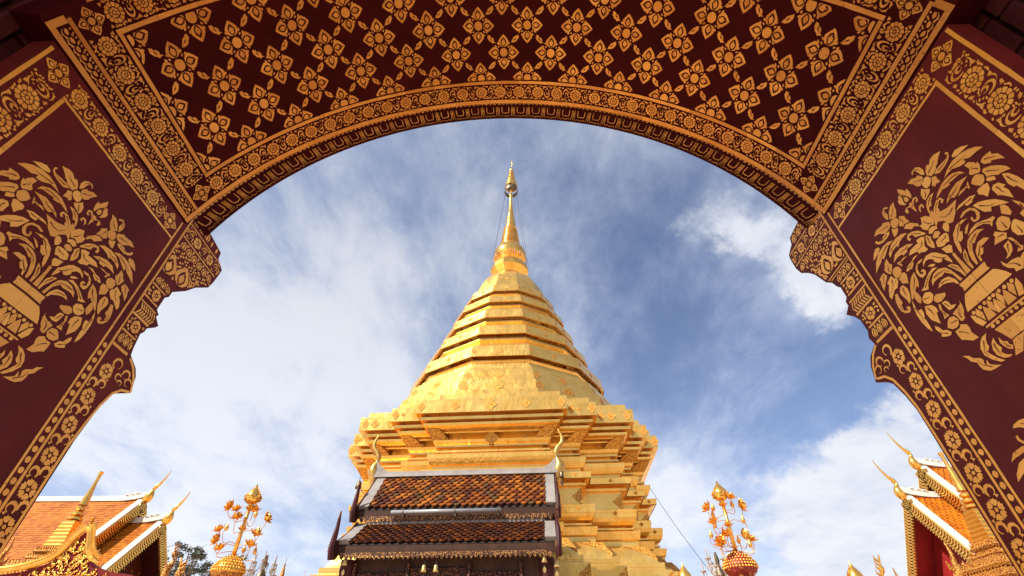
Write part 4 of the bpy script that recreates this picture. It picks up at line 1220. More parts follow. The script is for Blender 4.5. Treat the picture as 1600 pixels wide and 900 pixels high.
loft('frieze', [(-0.72, 6.58), (-0.72, 6.80)], sq_ring, M['gold'])
loft('cornice', [(-0.74, 6.775), (-0.42, 6.77), (-0.40, 6.80), (-0.31, 6.83), (-0.29, 6.851), (-0.205, 6.895), (-0.195, 6.96), (-0.38, 6.965), (-0.38, 7.005), (-0.108, 7.01), (-0.10, 7.085), (-0.32, 7.09), (-0.32, 7.148), (0.0, 7.152), (0.005, 7.525), (-0.02, 7.535), (-0.145, 7.55), (-0.152, 7.735), (-0.17, 7.745), (-1.0, 7.80)], sq_ring, M['gold'])

loft('lower_drum', [(4.52, 7.60), (4.50, 7.72), (4.40, 8.02), (4.26, 8.04), (4.20, 8.42), (4.06, 8.46), (4.03, 8.50), (3.90, 8.95), (3.80, 8.98), (3.76, 9.08), (3.64, 9.13), (3.62, 9.22), (3.47, 9.27), (3.45, 9.42), (3.36, 9.43), (3.40, 9.45), (3.44, 9.50), (3.44, 9.545), (3.26, 9.55), (3.24, 9.67)], do_ring, M['gold'], False)
TIERS = [(3.58, 9.62, 3.50, 10.05), (3.10, 10.79, 3.00, 11.20), (2.65, 11.83, 2.585, 12.20), (2.33, 12.78, 2.235, 13.13), (1.972, 13.61, 1.90, 13.97)]
for k, (rb, zb, rt, zt) in enumerate(TIERS):
    prof = [(rb - 0.10, zb + 0.035), (rb - 0.012, zb + 0.02), (rb, zb), (rt, zt), (rt - 0.02, zt + 0.012)]
    if k < 4:
        nb, nz = TIERS[k + 1][0], TIERS[k + 1][1]
        h = nz - zt
        prof += [(rt - 0.13, zt + 0.03), (rt - 0.135, zt + 0.10), (rt - 0.15, zt + 0.105), (nb + 0.02, zt + h * 0.44), (nb - 0.06, zt + h * 0.47), (nb - 0.26, zt + h * 0.50), (nb - 0.24, zt + h * 0.60), (nb - 0.13, zt + h * 0.74), (nb - 0.11, zt + h * 0.76),
                 (nb - 0.11, zt + h * 0.84), (nb - 0.20, zt + h * 0.85), (nb - 0.22, nz + 0.03)]
    else:
        prof += [(rt - 0.16, zt + 0.03)]
    loft('drum_tier', prof, do_ring, M['gold'], k == 4)
loft('bell', [(1.745, 13.98), (1.70, 14.12), (1.60, 14.42), (1.50, 14.72), (1.36, 15.04), (1.17, 15.34), (1.10, 15.40), (0.74, 15.44), (0.72, 15.55)], do_ring, M['gold'])
loft('bell_collar', [(0.70, 15.55), (0.76, 15.62), (0.76, 15.72), (0.64, 15.80), (0.62, 15.92), (0.70, 16.02), (0.87, 16.18), (0.885, 16.28), (0.85, 16.46), (0.80, 16.58), (0.62, 16.62), (0.60, 16.70)], do_ring, M['gold_smooth'])


def spire(name, prof, mat, seg=28, smooth=35, parent=None):
    m = MB()
    rows = [[(SX(z) + r * math.sin(2 * PI * k / seg), SD - r * math.cos(2 * PI * k / seg), z) for k in range(seg)] for r, z in prof]
    i = m.grid(rows, close_u=True)
    m.cap([i + k for k in range(seg)][::-1])
    m.cap([i + (len(rows) - 1) * seg + k for k in range(seg)])
    return m.build(name, mat, parent or stupa, smooth=smooth)


spire('spire_base', [(0.58, 16.66), (0.66, 16.72), (0.60, 16.80), (0.68, 16.88), (0.62, 16.96), (0.70, 17.02), (0.64, 17.06), (0.74, 17.12), (0.775, 17.26), (0.755, 17.42), (0.66, 17.66), (0.585, 17.80), (0.52, 17.90), (0.50, 17.94)], M['gold_smooth'])
prof = []
for k in range(8):
    z0 = 17.93 + k * 0.1500
    r = 0.500 - k * 0.0205
    prof += [(r - 0.13, z0), (r - 0.012, z0 + 0.006), (r, z0 + 0.042), (r - 0.010, z0 + 0.080), (r - 0.13, z0 + 0.088), (r - 0.135, z0 + 0.148)]
spire('spire_rings', prof, M['gold_smooth'])
spire('spire_cone', [(0.30, 19.12), (0.338, 19.14), (0.33, 19.19), (0.27, 19.25), (0.262, 19.42), (0.215, 19.9), (0.166, 20.30), (0.168, 20.32), (0.160, 20.34), (0.115, 20.8), (0.082, 21.1), (0.072, 21.5), (0.072, 21.76), (0.10, 21.82), (0.108, 21.90), (0.085, 21.97), (0.03, 22.0)], M['gold_smooth'])
umb = spire('umbrella', [(0.05, 22.0), (0.028, 22.3), (0.028, 24.1), (0.05, 24.13), (0.075, 24.2), (0.05, 24.27), (0.016, 24.32), (0.014, 24.74), (0.045, 24.79), (0.014, 24.83), (0.014, 25.02), (0.045, 25.07), (0.02, 25.12)], M['gold_smooth'], 12)


def hoop(name, r0, z0, r1, z1, mat, closed=None):
    m = MB()
    seg = 24
    rows = []
    for r, z in ((r0, z0), (r1, z1), (r1 - 0.012, z1), (r0 - 0.012, z0)):
        rows.append([(SX(z) + r * math.sin(2 * PI * k / seg), SD - r * math.cos(2 * PI * k / seg), z) for k in range(seg)])
    m.grid(rows, close_u=True, close_v=True)
    if closed:
        rows = [[(SX(z1) + r * math.sin(2 * PI * k / seg), SD - r * math.cos(2 * PI * k / seg), z1 - 0.004) for k in range(seg)] for r in (r1 - 0.006, 0.02)]
        m.grid(rows, close_u=True)
    return m.build(name, mat, umb, smooth=35)


hoop('umbrella_ring', 0.360, 22.18, 0.352, 22.42, M['bronze'])
m = MB()
m.lathe([(0.03, 22.66), (0.31, 22.655), (0.31, 22.67), (0.03, 22.68)], 20, (SX(22.6), SD, 0))
m.build('umbrella_dark_disc', M['bronze'], umb)  # added dark disc, so the umbrella's underside stays dim
for r0, z0, r1, z1 in ((0.335, 22.62, 0.300, 22.96), (0.250, 23.06, 0.225, 23.30), (0.195, 23.40, 0.178, 23.60), (0.158, 23.70, 0.140, 23.90), (0.128, 24.02, 0.12, 24.20)):
    hoop('umbrella_tier', r0, z0, r1, z1, M['gold_smooth'] if z0 < 24 else M['brass'], 22.7 < z0 < 24)
m = MB()
for k in range(6):
    a = 2 * PI * k / 6 + 0.2
    m.tube([(SX(22.3) + 0.35 * math.sin(a), SD - 0.35 * math.cos(a), 22.40), (SX(22.6) + 0.31 * math.sin(a), SD - 0.31 * math.cos(a), 22.66)], 0.008, 4)
    m.tube([(SX(22.3) + 0.35 * math.sin(a), SD - 0.35 * math.cos(a), 22.20), (SX(22.0), SD, 22.0)], 0.006, 4)
m.build('umbrella_stay', M['brass'], umb)
m = MB()
x = SX(24.7)
m.prism([(x + 0.01, SD, 24.60), (x + 0.09, SD, 24.63), (x + 0.16, SD, 24.72), (x + 0.08, SD, 24.70), (x + 0.01, SD, 24.72)], (0, -0.006, 0), (0, 0.006, 0))
m.build('vane', M['brass'], umb)
for a in (-1.35, -1.05, 0.95, 1.5, 2.6, -2.6):
    m = MB()
    m.tube([(SX(22.1) + 0.30 * math.sin(a), SD - 0.30 * math.cos(a), 22.16), (SX(16.3) + 0.90 * math.sin(a), SD - 0.90 * math.cos(a), 16.35)], 0.0055, 5)
    m.build('guy_wire', M['wire'], stupa)
# glass drops and fringe round the top of the bell
m = MB()
for k in range(40):
    a = 2 * PI * k / 40
    rr = 0.80
    z = 17.12 - 0.05 * (k % 2)
    m.tube([(SX(17) + rr * math.sin(a), SD - rr * math.cos(a), z), (SX(17) + rr * math.sin(a), SD - rr * math.cos(a), z - 0.20 - 0.10 * (k % 3))], [0.006, 0.014], 5)
m.build('hanging_fringe', M['crystal'], stupa, smooth=True)


# gilt appliques: lozenges of chased metal on the bands and corners
def lozenge(w, h, dome=0.035, n=4):
    """four-pointed blossom of chased metal in the xz plane, domed towards -y"""
    m = MB()
    pts = []
    for k in range(16):
        a = 2 * PI * k / 16
        r = (1.0, 0.80, 0.62, 0.80)[k % 4] if k % 4 else 1.0
        q = max(abs(math.cos(a)), abs(math.sin(a)))
        r = 1.0 / (abs(math.cos(a)) + abs(math.sin(a))) * (1.0 if k % 4 == 0 else (1.12 if k % 2 else 1.0))
        pts.append((w / 2 * r * math.cos(a), h / 2 * r * math.sin(a)))
    rows = [[(x * s, -y, z * s) for x, z in pts] for s, y in ((1.0, 0.0), (0.96, dome * 0.55), (0.55, dome * 0.8), (0.50, dome * 0.55), (0.30, dome * 0.6), (0.22, dome * 1.25), (0.05, dome * 1.35))]
    i = m.grid(rows, close_u=True)
    m.cap([i + 6 * 16 + k for k in range(16)])
    return m


def put_on(src, A, B, t, z0p, size, lift=0.004):
    """matrix laying the xz-plane applique on the wall strip from A to B, whose lower/upper points are given as pairs"""
    (a0, a1), (b0, b1) = A, B
    p0 = Vector(a0).lerp(Vector(b0), t)
    p1 = Vector(a1).lerp(Vector(b1), t)
    u = (Vector(b0) - Vector(a0)).normalized()
    w = (p1 - p0).normalized()
    n = w.cross(u) * -1
    nn = u.cross(w)
    w = nn.cross(u)
    c = p0.lerp(p1, z0p) + nn * lift
    mat = Matrix((u, -nn, w)).transposed().to_4x4()
    mat.translation = c
    return mat @ Matrix.Diagonal((size, size, size, 1.0))


loz = None


def applique(A, B, t, zt, size, name='lozenge', mat='gold_relief', asp=1.0):
    global loz
    key = (name, mat, asp)
    if key not in applique.src:
        o = lozenge(1.0, asp).build(name, M[mat], stupa, smooth=30)
        o.parent = stupa
        o.matrix_parent_inverse = Matrix.Identity(4)
        applique.src[key] = o
        o.matrix_basis = WM[stupa.name].inverted() @ put_on(o, A, B, t, zt, size)
        return o
    return copy_child(applique.src[key], stupa, put_on(None, A, B, t, zt, size))


applique.src = {}


def strip(ring, lo, hi, i, j):
    a, b = ring(*lo), ring(*hi)
    return (a[i], b[i]), (a[j], b[j])


# square base: ring index 9*q + 2*i is corner i of quarter q; front face runs from index 35 (left) to 0 (right)
NR = 36
faces = [(35 - 0, 0)]


def sq_strips(lo, hi):
    """the faces seen from the gateway, left to right: (A, B, is_long)"""
    idx = [27 + 0, 27 + 1]
    out = []
    # corners of the quarter left of the front: q = 3, its corners come in order along the outline
    seq = list(range(27, 36)) + list(range(0, 9))
    for a, b in zip(seq[:-1], seq[1:]):
        A, B = strip(sq_ring, lo, hi, a, b)
        d = (Vector(B[0]) - Vector(A[0]))
        if d.x > 0.3:
            out.append((A, B, d.length))
    return out


BANDS = [((0.002, 7.155), (0.006, 7.520), 0.27, 0.14), ((-0.46, 6.56), (-0.43, 6.78), 0.17, 0.07), ((-0.283, 5.655), (-0.266, 5.785), 0.10, 0.0), ((-0.266, 4.855), (-0.246, 5.02), 0.11, 0.0)]
for bi, (lo, hi, big, small) in enumerate(BANDS):
    for A, B, L in sq_strips(lo, hi):
        if bi == 0:
            if L > 2:
                for t, s in ((0.5, 0.31), (0.265, 0.25), (0.735, 0.25)):
                    applique(A, B, t, 0.5, s)
            else:
                applique(A, B, 0.42, 0.5, 0.26 if L > 0.9 else 0.11)
            applique(A, B, 0.14 / L if L > 1.2 else 0.16, 0.5, 0.20, asp=1.35)
            applique(A, B, 1 - (0.14 / L if L > 1.2 else 0.16), 0.5, 0.22, asp=1.35)
        elif bi == 1:
            if L > 2:
                applique(A, B, 0.5, 0.30, 0.40, asp=0.95)
                for t in (0.22, 0.78):
                    applique(A, B, t, 0.42, 0.11)
            else:
                applique(A, B, 0.5, 0.42, 0.11)
        else:
            applique(A, B, 0.5, 0.5, big)
# carved brackets under the cornice corners
seq = list(range(27, 36)) + list(range(0, 9))
lo_, hi_ = sq_ring(-0.53, 6.50), sq_ring(-0.28, 6.85)
mid_ = sq_ring(-0.50, 6.62)
for i in seq:
    if i % 9 % 2:
        continue
    P0 = Vector(mid_[i])
    prev, nxt = Vector(mid_[(i - 1) % NR]), Vector(mid_[(i + 1) % NR])
    for q in (prev, nxt):
        d = (q - P0).normalized()
        if (Vector(q) - P0).length < 0.2:
            continue
        m = MB()
        out = (Vector(hi_[i]) - Vector(lo_[i])).normalized()
        nrm = d.cross(Vector((0, 0, 1)))
        if nrm.dot(P0 - Vector((SX(7), SD, P0.z))) < 0:
            nrm = -nrm
        base = Vector(lo_[i])
        top = Vector(hi_[i])
        prof = [base + nrm * 0.02, top + nrm * 0.02, top + d * 0.26 + nrm * 0.01, base.lerp(top, 0.72) + d * 0.36 - nrm * 0.0, base.lerp(top, 0.35) + d * 0.40 - nrm * 0.0, base.lerp(top, 0.06) + d * 0.27 + nrm * 0.01]
        m.prism(prof, (0, 0, 0), -nrm * 0.10)
        m.build('corner_bracket', M['gold_relief'], stupa)
# triangular plates on the corners of the wall tier and the bell moulding
for (lo, hi, sz) in (((-0.518, 5.06), (-0.515, 5.51), 0.34), ((0.24, 3.22), (0.24, 3.65), 0.34)):
    for A, B, L in sq_strips(lo, hi):
        m = MB()
        a0, a1 = Vector(B[0]), Vector(B[1])
        u = (Vector(A[0]) - a0).normalized()
        nn = -(u.cross(a1 - a0)).normalized()
        if nn.y > 0:
            nn = -nn
        m.prism([a0.lerp(a1, 0.03), a0.lerp(a1, 0.5) + u * sz * 0.72, a0.lerp(a1, 0.97)], nn * 0.003, nn * 0.022)
        m.build('corner_plate', M['gold_relief'], stupa)
BELL = [(0.005, 3.885), (-0.045, 3.98), (-0.11, 4.08), (-0.17, 4.16), (-0.205, 4.20)]
BW = [0.03, 0.10, 0.22, 0.40, 0.52]
ringsB = [sq_ring(o + 0.014, z) for o, z in BELL]
for ci in range(-8, 9, 2):
    i = ci % NR
    for nb in (-1, 1):
        d = Vector(ringsB[0][(i + nb) % NR]) - Vector(ringsB[0][i])
        if abs(d.x) < 0.3:
            continue
        u = d.normalized()
        m = MB()
        rows = [[Vector(r[i]), Vector(r[i]) + u * w * 0.5, Vector(r[i]) + u * w] for r, w in zip(ringsB, BW)]
        out = Vector((0, -0.02, 0.01))
        m.grid(rows)
        m.grid([[q[2] for q in rows], [q[2] - out for q in rows]])
        m.build('corner_plate', M['gold_relief'], stupa)
# drum: blossoms at the middle and the corner of each facet
for (rb, zb, rt, zt) in TIERS:
    for k in (-3, -2, -1, 0, 1, 2):
        A, B = strip(do_ring, (rb, zb), (rt, zt), k % 12, (k + 1) % 12)
        s = 0.20 if rb > 2.4 else 0.17
        applique(A, B, 0.5, 0.5, s)
        applique(A, B, 0.045, 0.5, s * 0.8, asp=1.25)
for (lo, hi, s) in (((4.26, 8.04), (4.20, 8.42), 0.40), ((4.03, 8.50), (3.90, 8.95), 0.32)):
    for k in (-3, -2, -1, 0, 1):
        A, B = strip(do_ring, lo, hi, k % 12, (k + 1) % 12)
        applique(A, B, 0.5, 0.5, s, asp=0.85)
        applique(A, B, 0.06, 0.5, s * 0.8, asp=1.1)
for k in (-2, -1, 0, 1):
    A, B = strip(do_ring, (1.60, 14.42), (1.50, 14.72), k % 12, (k + 1) % 12)
    applique(A, B, 0.5, 0.6, 0.17)


# ------------------------------------------------------------------ roofs, finials
def tiles(name, mat, parent, O, U, V, N, width, length, tw, rows, pointed=True, x_lim=None):
    """clay tiles hung in staggered rows: O top-left corner, U along the ridge, V down the slope, N outwards"""
    m = MB()
    U, V, N = Vector(U).normalized(), Vector(V).normalized(), Vector(N).normalized()
    O = Vector(O)
    th = length / rows
    n = int(round(width / tw))
    tw = width / n
    for r in range(rows):
        off = 0.5 if r % 2 else 0.0
        for k in range(n + (1 if off else 0)):
            x = (k - off) * tw
            g = 0.09 if pointed else 0.015
            x0, x1 = x + tw * g, x + tw * (1 - g)
            y0 = r * th - th * 0.25
            y1 = (r + 1) * th
            j = random.uniform(-0.06, 0.06) * th
            lift = (0.030 if pointed else 0.012) + random.uniform(0, 0.008)
            if pointed:
                pts = [(x0, y0, 0.002), (x1, y0, 0.002), (x1, y1 - th * 0.42 + j, lift * 0.9), ((x0 + x1) / 2, y1 + th * 0.58 + j, lift + 0.010), (x0, y1 - th * 0.42 + j, lift * 0.9)]
            else:
                pts = [(x0, y0, 0.002), (x1, y0, 0.002), (x1, y1 + th * 0.12 + j, lift), ((x0 + x1) / 2, y1 + th * 0.24 + j, lift + 0.003), (x0, y1 + th * 0.12 + j, lift)]
            pts = [(min(max(a, 0.0), width), min(b, length + th * 0.3), c) for a, b, c in pts]
            if pts[1][0] - pts[0][0] < tw * 0.2:
                continue
            P = [O + U * a + V * b + N * c for a, b, c in pts]
            i = len(m.v)
            m.v += [tuple(p) for p in P] + [tuple(p - N * (0.034 if pointed else 0.014)) for p in P[2:5]]
            m.f.append([i, i + 1, i + 2, i + 3, i + 4])
            m.f.append([i + 2, i + 5, i + 6, i + 3])
            m.f.append([i + 3, i + 6, i + 7, i + 4])
    return m.build(name, mat, parent, fix=False)


def bez(pts, n=24):
    """smooth curve through points"""
    P = [Vector(p) for p in pts]
    out = []
    for k in range(len(P) - 1):
        p0, p1, p2, p3 = P[max(k - 1, 0)], P[k], P[k + 1], P[min(k + 2, len(P) - 1)]
        q = max(2, n // (len(P) - 1))
        for i in range(q):
            t = i / q
            out.append(0.5 * ((2 * p1) + (-p0 + p2) * t + (2 * p0 - 5 * p1 + 4 * p2 - p3) * t * t + (-p0 + 3 * p1 - 3 * p2 + p3) * t ** 3))
    out.append(P[-1])
    return out


def slab(m, a, b, c, d, n, t):
    """thick four-cornered plate: corners a b c d, thickness t along n"""
    n = Vector(n).normalized() * t
    m.prism([a, b, c, d], (0, 0, 0), n)


def frame(rot):
    c, s = math.cos(rot), math.sin(rot)
    return Vector((c, s, 0)), Vector((-s, c, 0))


# ------------------------------------------------------------------ the shrine in front of the stupa
def shrine():
    ctr = Vector((-1.13, 10.4, 0))
    t = thing('shrine', 'small two-tiered shrine with aged brown tiles at the foot of the stupa', 'shrine', ctr)
    U, D = frame(SQ_ROT)                   # U to the right, D away from the gateway
    Z = Vector((0, 0, 1))

    def P(x, y, z):                        # x along the ridge, y towards the gateway, z up
        return ctr + U * x - D * y + Z * z
    rows = ((5.215, 0.0, 4.335, 0.80, 1.90, 'upper'), (4.055, 0.755, 3.575, 1.50, 1.86, 'lower'))
    for zr, yr, ze, ye, hw, nm in rows:
        sl = MB()
        top, bot = P(-hw, yr, zr), P(-hw, ye, ze)
        V = (bot - top)
        N = U.cross(V.normalized()) * -1
        N = N if N.z > 0 else -N
        slab(sl, P(-hw, yr, zr - 0.03), P(hw, yr, zr - 0.03), P(hw, ye, ze - 0.03), P(-hw, ye, ze - 0.03), -N, 0.05)
        if nm == 'upper':
            slab(sl, P(-hw, -yr, zr - 0.03), P(hw, -yr, zr - 0.03), P(hw, -ye, ze - 0.03), P(-hw, -ye, ze - 0.03), -Vector((N.x * -1, N.y * -1, N.z)), 0.05)
        roof = sl.build('roof', M['under'], t)
        cw = 0.17
        O = P(-hw + cw, yr, zr)
        L = V.length
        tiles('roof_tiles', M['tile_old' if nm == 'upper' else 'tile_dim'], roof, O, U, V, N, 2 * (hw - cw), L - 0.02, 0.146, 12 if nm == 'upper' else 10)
        for s in (-1, 1):                  # plaster verge caps, upturned at the eave
            cp = MB()
            prof = []
            for k in range(9):
                q = k / 8
                up = 0.03 + 0.05 * q * q
                prof.append((yr + (ye - yr) * q * 1.02, zr + (ze - zr) * q * 1.02 + 0.03 + 0.03 * q ** 3))
            a = [P(s * (hw - cw - 0.005), y, z) for y, z in prof]
            b = [P(s * (hw + 0.012), y, z) for y, z in prof]
            a2 = [p - N * 0.07 for p in a]
            b2 = [p - N * 0.07 for p in b]
            cp.grid([a, b, b2, a2], close_v=True)
            cp.face([a[-1], b[-1], b2[-1], a2[-1]])
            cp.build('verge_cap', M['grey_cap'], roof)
        rc = MB()
        if nm == 'upper':                  # ridge cap with swept ends
            n = 40
            for (w, z0, z1, lift) in ((0.10, -0.03, 0.035, 0.0), (0.062, 0.036, 0.095, 0.0)):
                rowsr = []
                for k in range(n + 1):
                    x = -2.0 + 4.0 * k / n
                    e = max(0.0, (abs(x) - 1.66) / 0.34)
                    l = 0.27 * e ** 1.8 * (0.35 if z0 < 0 else 1.0)
                    rowsr.append([P(x, -w, zr + z0), P(x, w, zr + z0), P(x, w * 0.8, zr + z1 + l), P(x, -w * 0.8, zr + z1 + l)])
                i = rc.grid(rowsr, close_u=True)
                rc.cap([i + j for j in range(4)])
                rc.cap([i + n * 4 + j for j in range(4)])
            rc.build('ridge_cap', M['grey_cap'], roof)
        else:
            rc.prism([P(-hw + cw, yr - 0.05, zr - 0.02), P(hw - cw, yr - 0.05, zr - 0.02), P(hw - cw, yr + 0.05, zr - 0.01), P(-hw + cw, yr + 0.05, zr - 0.01)], (0, 0, 0), (0, 0, 0.055))
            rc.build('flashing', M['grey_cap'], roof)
        # maroon bargeboards with a blade rising at the eave, gilt on the edge
        for s in (-1, 1):
            bb = MB()
            x0 = s * (hw + 0.016)
            prof = [(yr - (0 if nm == 'lower' else 0.0), zr + 0.06), (yr, zr - 0.16), (yr + (ye - yr) * 0.5, (zr + ze) / 2 - 0.16), (ye - 0.02, ze - 0.24), (ye + 0.10, ze - 0.27), (ye + 0.13, ze - 0.16), (ye + 0.06, ze + 0.03), (yr + (ye - yr) * 0.5, (zr + ze) / 2 + 0.02)]
            bb.prism([P(x0, y, z) for y, z in prof], (0, 0, 0), U * s * 0.03)
            bb.build('bargeboard', M['maroon_board'], roof)
            hn = MB()
            path = bez([P(x0 + s * 0.025, ye + 0.10, ze - 0.26), P(x0 + s * 0.035, ye + 0.15, ze - 0.10), P(x0 + s * 0.04, ye + 0.11, ze + 0.08), P(x0 + s * 0.035, ye + 0.09, ze + 0.24), P(x0 + s * 0.03, ye + 0.10, ze + 0.38), P(x0 + s * 0.02, ye + 0.12, ze + 0.50)], 20)
            hn.tube(path, [0.050 * (1 - (k / (len(path) - 1)) ** 1.5) * (0.95 + 0.08 * math.sin(k * 0.9)) + 0.008 for k in range(len(path))], 6)
            o = hn.build('eave_horn', M['maroon_board'], roof, smooth=40)
            ge = MB()
            for k in range(3, len(path) - 1):
                p = path[k] + Vector((s * 0.055, -0.02, 0)) * (1 - k / len(path))
                ge.box(p, (0.022, 0.022, 0.030))
            ge.build('gilt_edge', M['fringe'], o)
        # carved eave board
        eb = MB()
        zb = ze - 0.05
        eb.box(P(0, ye - 0.02, zb - 0.055), (2 * hw, 0.05, 0.13), Matrix.Rotation(SQ_ROT, 4, 'Z'))
        eb.build('eave_board', M['brown_board'], roof)
        ef = MB()
        k = 0
        n = 44
        for k in range(n):                 # row of gilt scallops hanging from the eave
            x = -hw + 0.06 + (2 * hw - 0.12) * (k + 0.5) / n
            w = (2 * hw - 0.12) / n * 0.47
            pr = [(-w, 0.0), (w, 0.0), (w * 1.05, -0.05), (w * 0.55, -0.085), (0, -0.105 - 0.01 * (k % 2)), (-w * 0.55, -0.085), (-w * 1.05, -0.05)]
            ef.prism([P(x + a, ye + 0.012, zb - 0.10 + b) for a, b in pr], (0, 0, 0), -D * 0.02)
        ef.build('gilt_fringe', M['fringe'], roof)
    # finials on the ridge ends
    for s in (-1, 1):
        f = MB()
        zr = 5.215
        path = bez([P(s * 1.97, 0, zr - 0.30), P(s * 2.01, 0, zr - 0.02), P(s * 2.055, 0, zr + 0.17), P(s * 1.99, 0, zr + 0.36), P(s * 2.02, 0, zr + 0.52), P(s * 2.13, 0, zr + 0.66), P(s * 2.14, 0, zr + 0.80), P(s * 2.065, 0, zr + 0.98)], 28)
        n = len(path)
        f.tube(path, [(0.030 + 0.085 * math.sin(min(1, k / n / 0.42) * PI) ** 1.0) if k / n < 0.42 else 0.052 * (1 - ((k / n - 0.42) / 0.60) ** 1.5) + 0.010 for k in range(n)], 8)
        f.build('ridge_finial', M['finial_gold'], t, smooth=True)
    # body: carved dark front, pilasters, base
    bd = MB()
    bd.box(P(0, 0.55, 1.70), (3.2, 1.5, 3.4), Matrix.Rotation(SQ_ROT, 4, 'Z'))
    bd.build('body', M['brown_board'], t)
    for a, b, h in ((-1.50, -0.66, 0.46), (0.42, 1.24, 0.46), (-0.60, 0.37, 0.60)):
        fr = MB()
        fr.box(P((a + b) / 2, 1.32, 2.93), (b - a, 0.05, h), Matrix.Rotation(SQ_ROT, 4, 'Z'), 0.01)
        for k in range(5):
            for q in range(11):
                x, z_ = a + (b - a) * (q + 0.5) / 11, 2.93 - h * 0.42 + h * 0.84 * k / 4
                fr.tube([P(x + 0.030 * math.cos(w + q), 1.348, z_ + 0.036 * math.sin(w + q)) for w in [2 * PI * j / 7 for j in range(6)]], 0.008, 4)
        fr.build('carved_panel', M['carved_dark'], t)
    for x in (-1.55, -0.63, 0.40, 1.27):
        fr = MB()
        fr.box(P(x, 1.36, 1.7), (0.06, 0.07, 3.2), Matrix.Rotation(SQ_ROT, 4, 'Z'), 0.012)
        fr.build('pilaster', M['carved_dark'], t)
    for z in (2.78, 2.70):
        for a, b in ((-1.51, -0.67), (0.44, 1.23)):
            fr = MB()
            fr.box(P((a + b) / 2, 1.355, z), (b - a, 0.05, 0.022), Matrix.Rotation(SQ_ROT, 4, 'Z'))
            fr.build('gilt_rail', M['fringe'], t)
    for x in (-1.70, 1.70):
        cl = MB()
        cl.lathe([(0.16, 0), (0.16, 0.3), (0.10, 0.34), (0.09, 3.0), (0.13, 3.15), (0.13, 3.35)], 16, tuple(P(x, 1.30, 0)))
        cl.build('column', M['maroon_board'], t, smooth=35)
    return P


SP_ = shrine()


def bell(name, top, s, mat, label, group=None):
    t = thing(name, label, 'bell', top, group)
    x, y, z = top
    m = MB()
    m.lathe([(0.012, -0.10), (0.045, -0.115), (0.060, -0.16), (0.064, -0.22), (0.082, -0.275), (0.074, -0.28), (0.05, -0.26)], 14, (0, 0, 0))
    m.v = [(x + a * s, y + b * s, z + c * s) for a, b, c in m.v]
    m.build('bell_body', mat, t, smooth=True)
    m = MB()
    m.tube([(x, y, z), (x, y, z - 0.11 * s)], 0.006 * s + 0.002, 5)
    m.tube([(x, y, z - 0.26 * s), (x, y, z - 0.36 * s)], 0.005 * s + 0.002, 5)
    m.build('hanger', M['wire'], t)
    m = MB()
    L = 0.36
    m.prism([(x + a * s, y, z - b * s) for a, b in ((0, L), (0.035, L + 0.05), (0.045, L + 0.10), (0.0, L + 0.17), (-0.045, L + 0.10), (-0.035, L + 0.05))], (0, -0.004, 0), (0, 0.004, 0))
    m.build('clapper_leaf', mat, t)
    return t


bell('wind_bell', SP_(-2.075, 0.62, 5.02), 0.85, M['bronze'], 'dark wind bell hanging clear of the left end of the upper shrine roof', 'wind bells of the shrine')
bell('wind_bell', SP_(2.075, 0.25, 5.22), 0.7, M['bronze'], 'dark wind bell hanging against the gold tiers right of the ridge finial', 'wind bells of the shrine')
bell('wind_bell', SP_(-1.70, 1.47, 3.42), 0.62, M['brass'], 'brass wind bell under the left corner of the lower shrine eave', 'wind bells of the shrine')
bell('wind_bell', SP_(1.66, 1.47, 3.42), 0.62, M['brass'], 'brass wind bell under the right end of the lower shrine eave, at the column', 'wind bells of the shrine')
bell('wind_bell', SP_(1.86, 1.42, 3.36), 0.62, M['brass'], 'brass wind bell at the outermost right corner of the shrine', 'wind bells of the shrine')
bell('wind_bell', SP_(-0.33, 1.50, 3.30), 0.62, M['brass'], 'left one of the two brass wind bells in front of the carved door panel', 'wind bells of the shrine')
bell('wind_bell', SP_(-0.13, 1.50, 3.30), 0.62, M['brass'], 'right one of the two brass wind bells in front of the carved door panel', 'wind bells of the shrine')
m = MB()
for s in (-1, 1):
    x = 2.075 * s
    y = 0.62 if s < 0 else 0.25
    m.tube([SP_(1.93 * s, y - 0.05, 5.02 - y * 0.9 + 0.45), SP_(2.04 * s, y, 5.13 if s < 0 else 5.30), SP_(x, y, 5.02 if s < 0 else 5.22)], 0.008, 5)
m = None
pt = thing('drain_pipe', 'long pale grey pipe lying between the two shrine roofs', 'pipe', SP_(-0.28, 0.86, 4.22))
m = MB()
m.tube([SP_(-1.22, 0.90, 4.235), SP_(0.88, 0.90, 4.235)], 0.036, 12)
m.build('pipe_body', M['pipe'], pt, smooth=True)
m = MB()
for x in (-1.0, 0.0, 0.82):
    m.tube([SP_(x, 0.90, 4.24), SP_(x + 0.02, 0.90, 4.24)], 0.041, 12)
    m.box(SP_(x + 0.01, 0.85, 4.18), (0.02, 0.12, 0.10))
m.build('bracket', M['bronze'], pt)


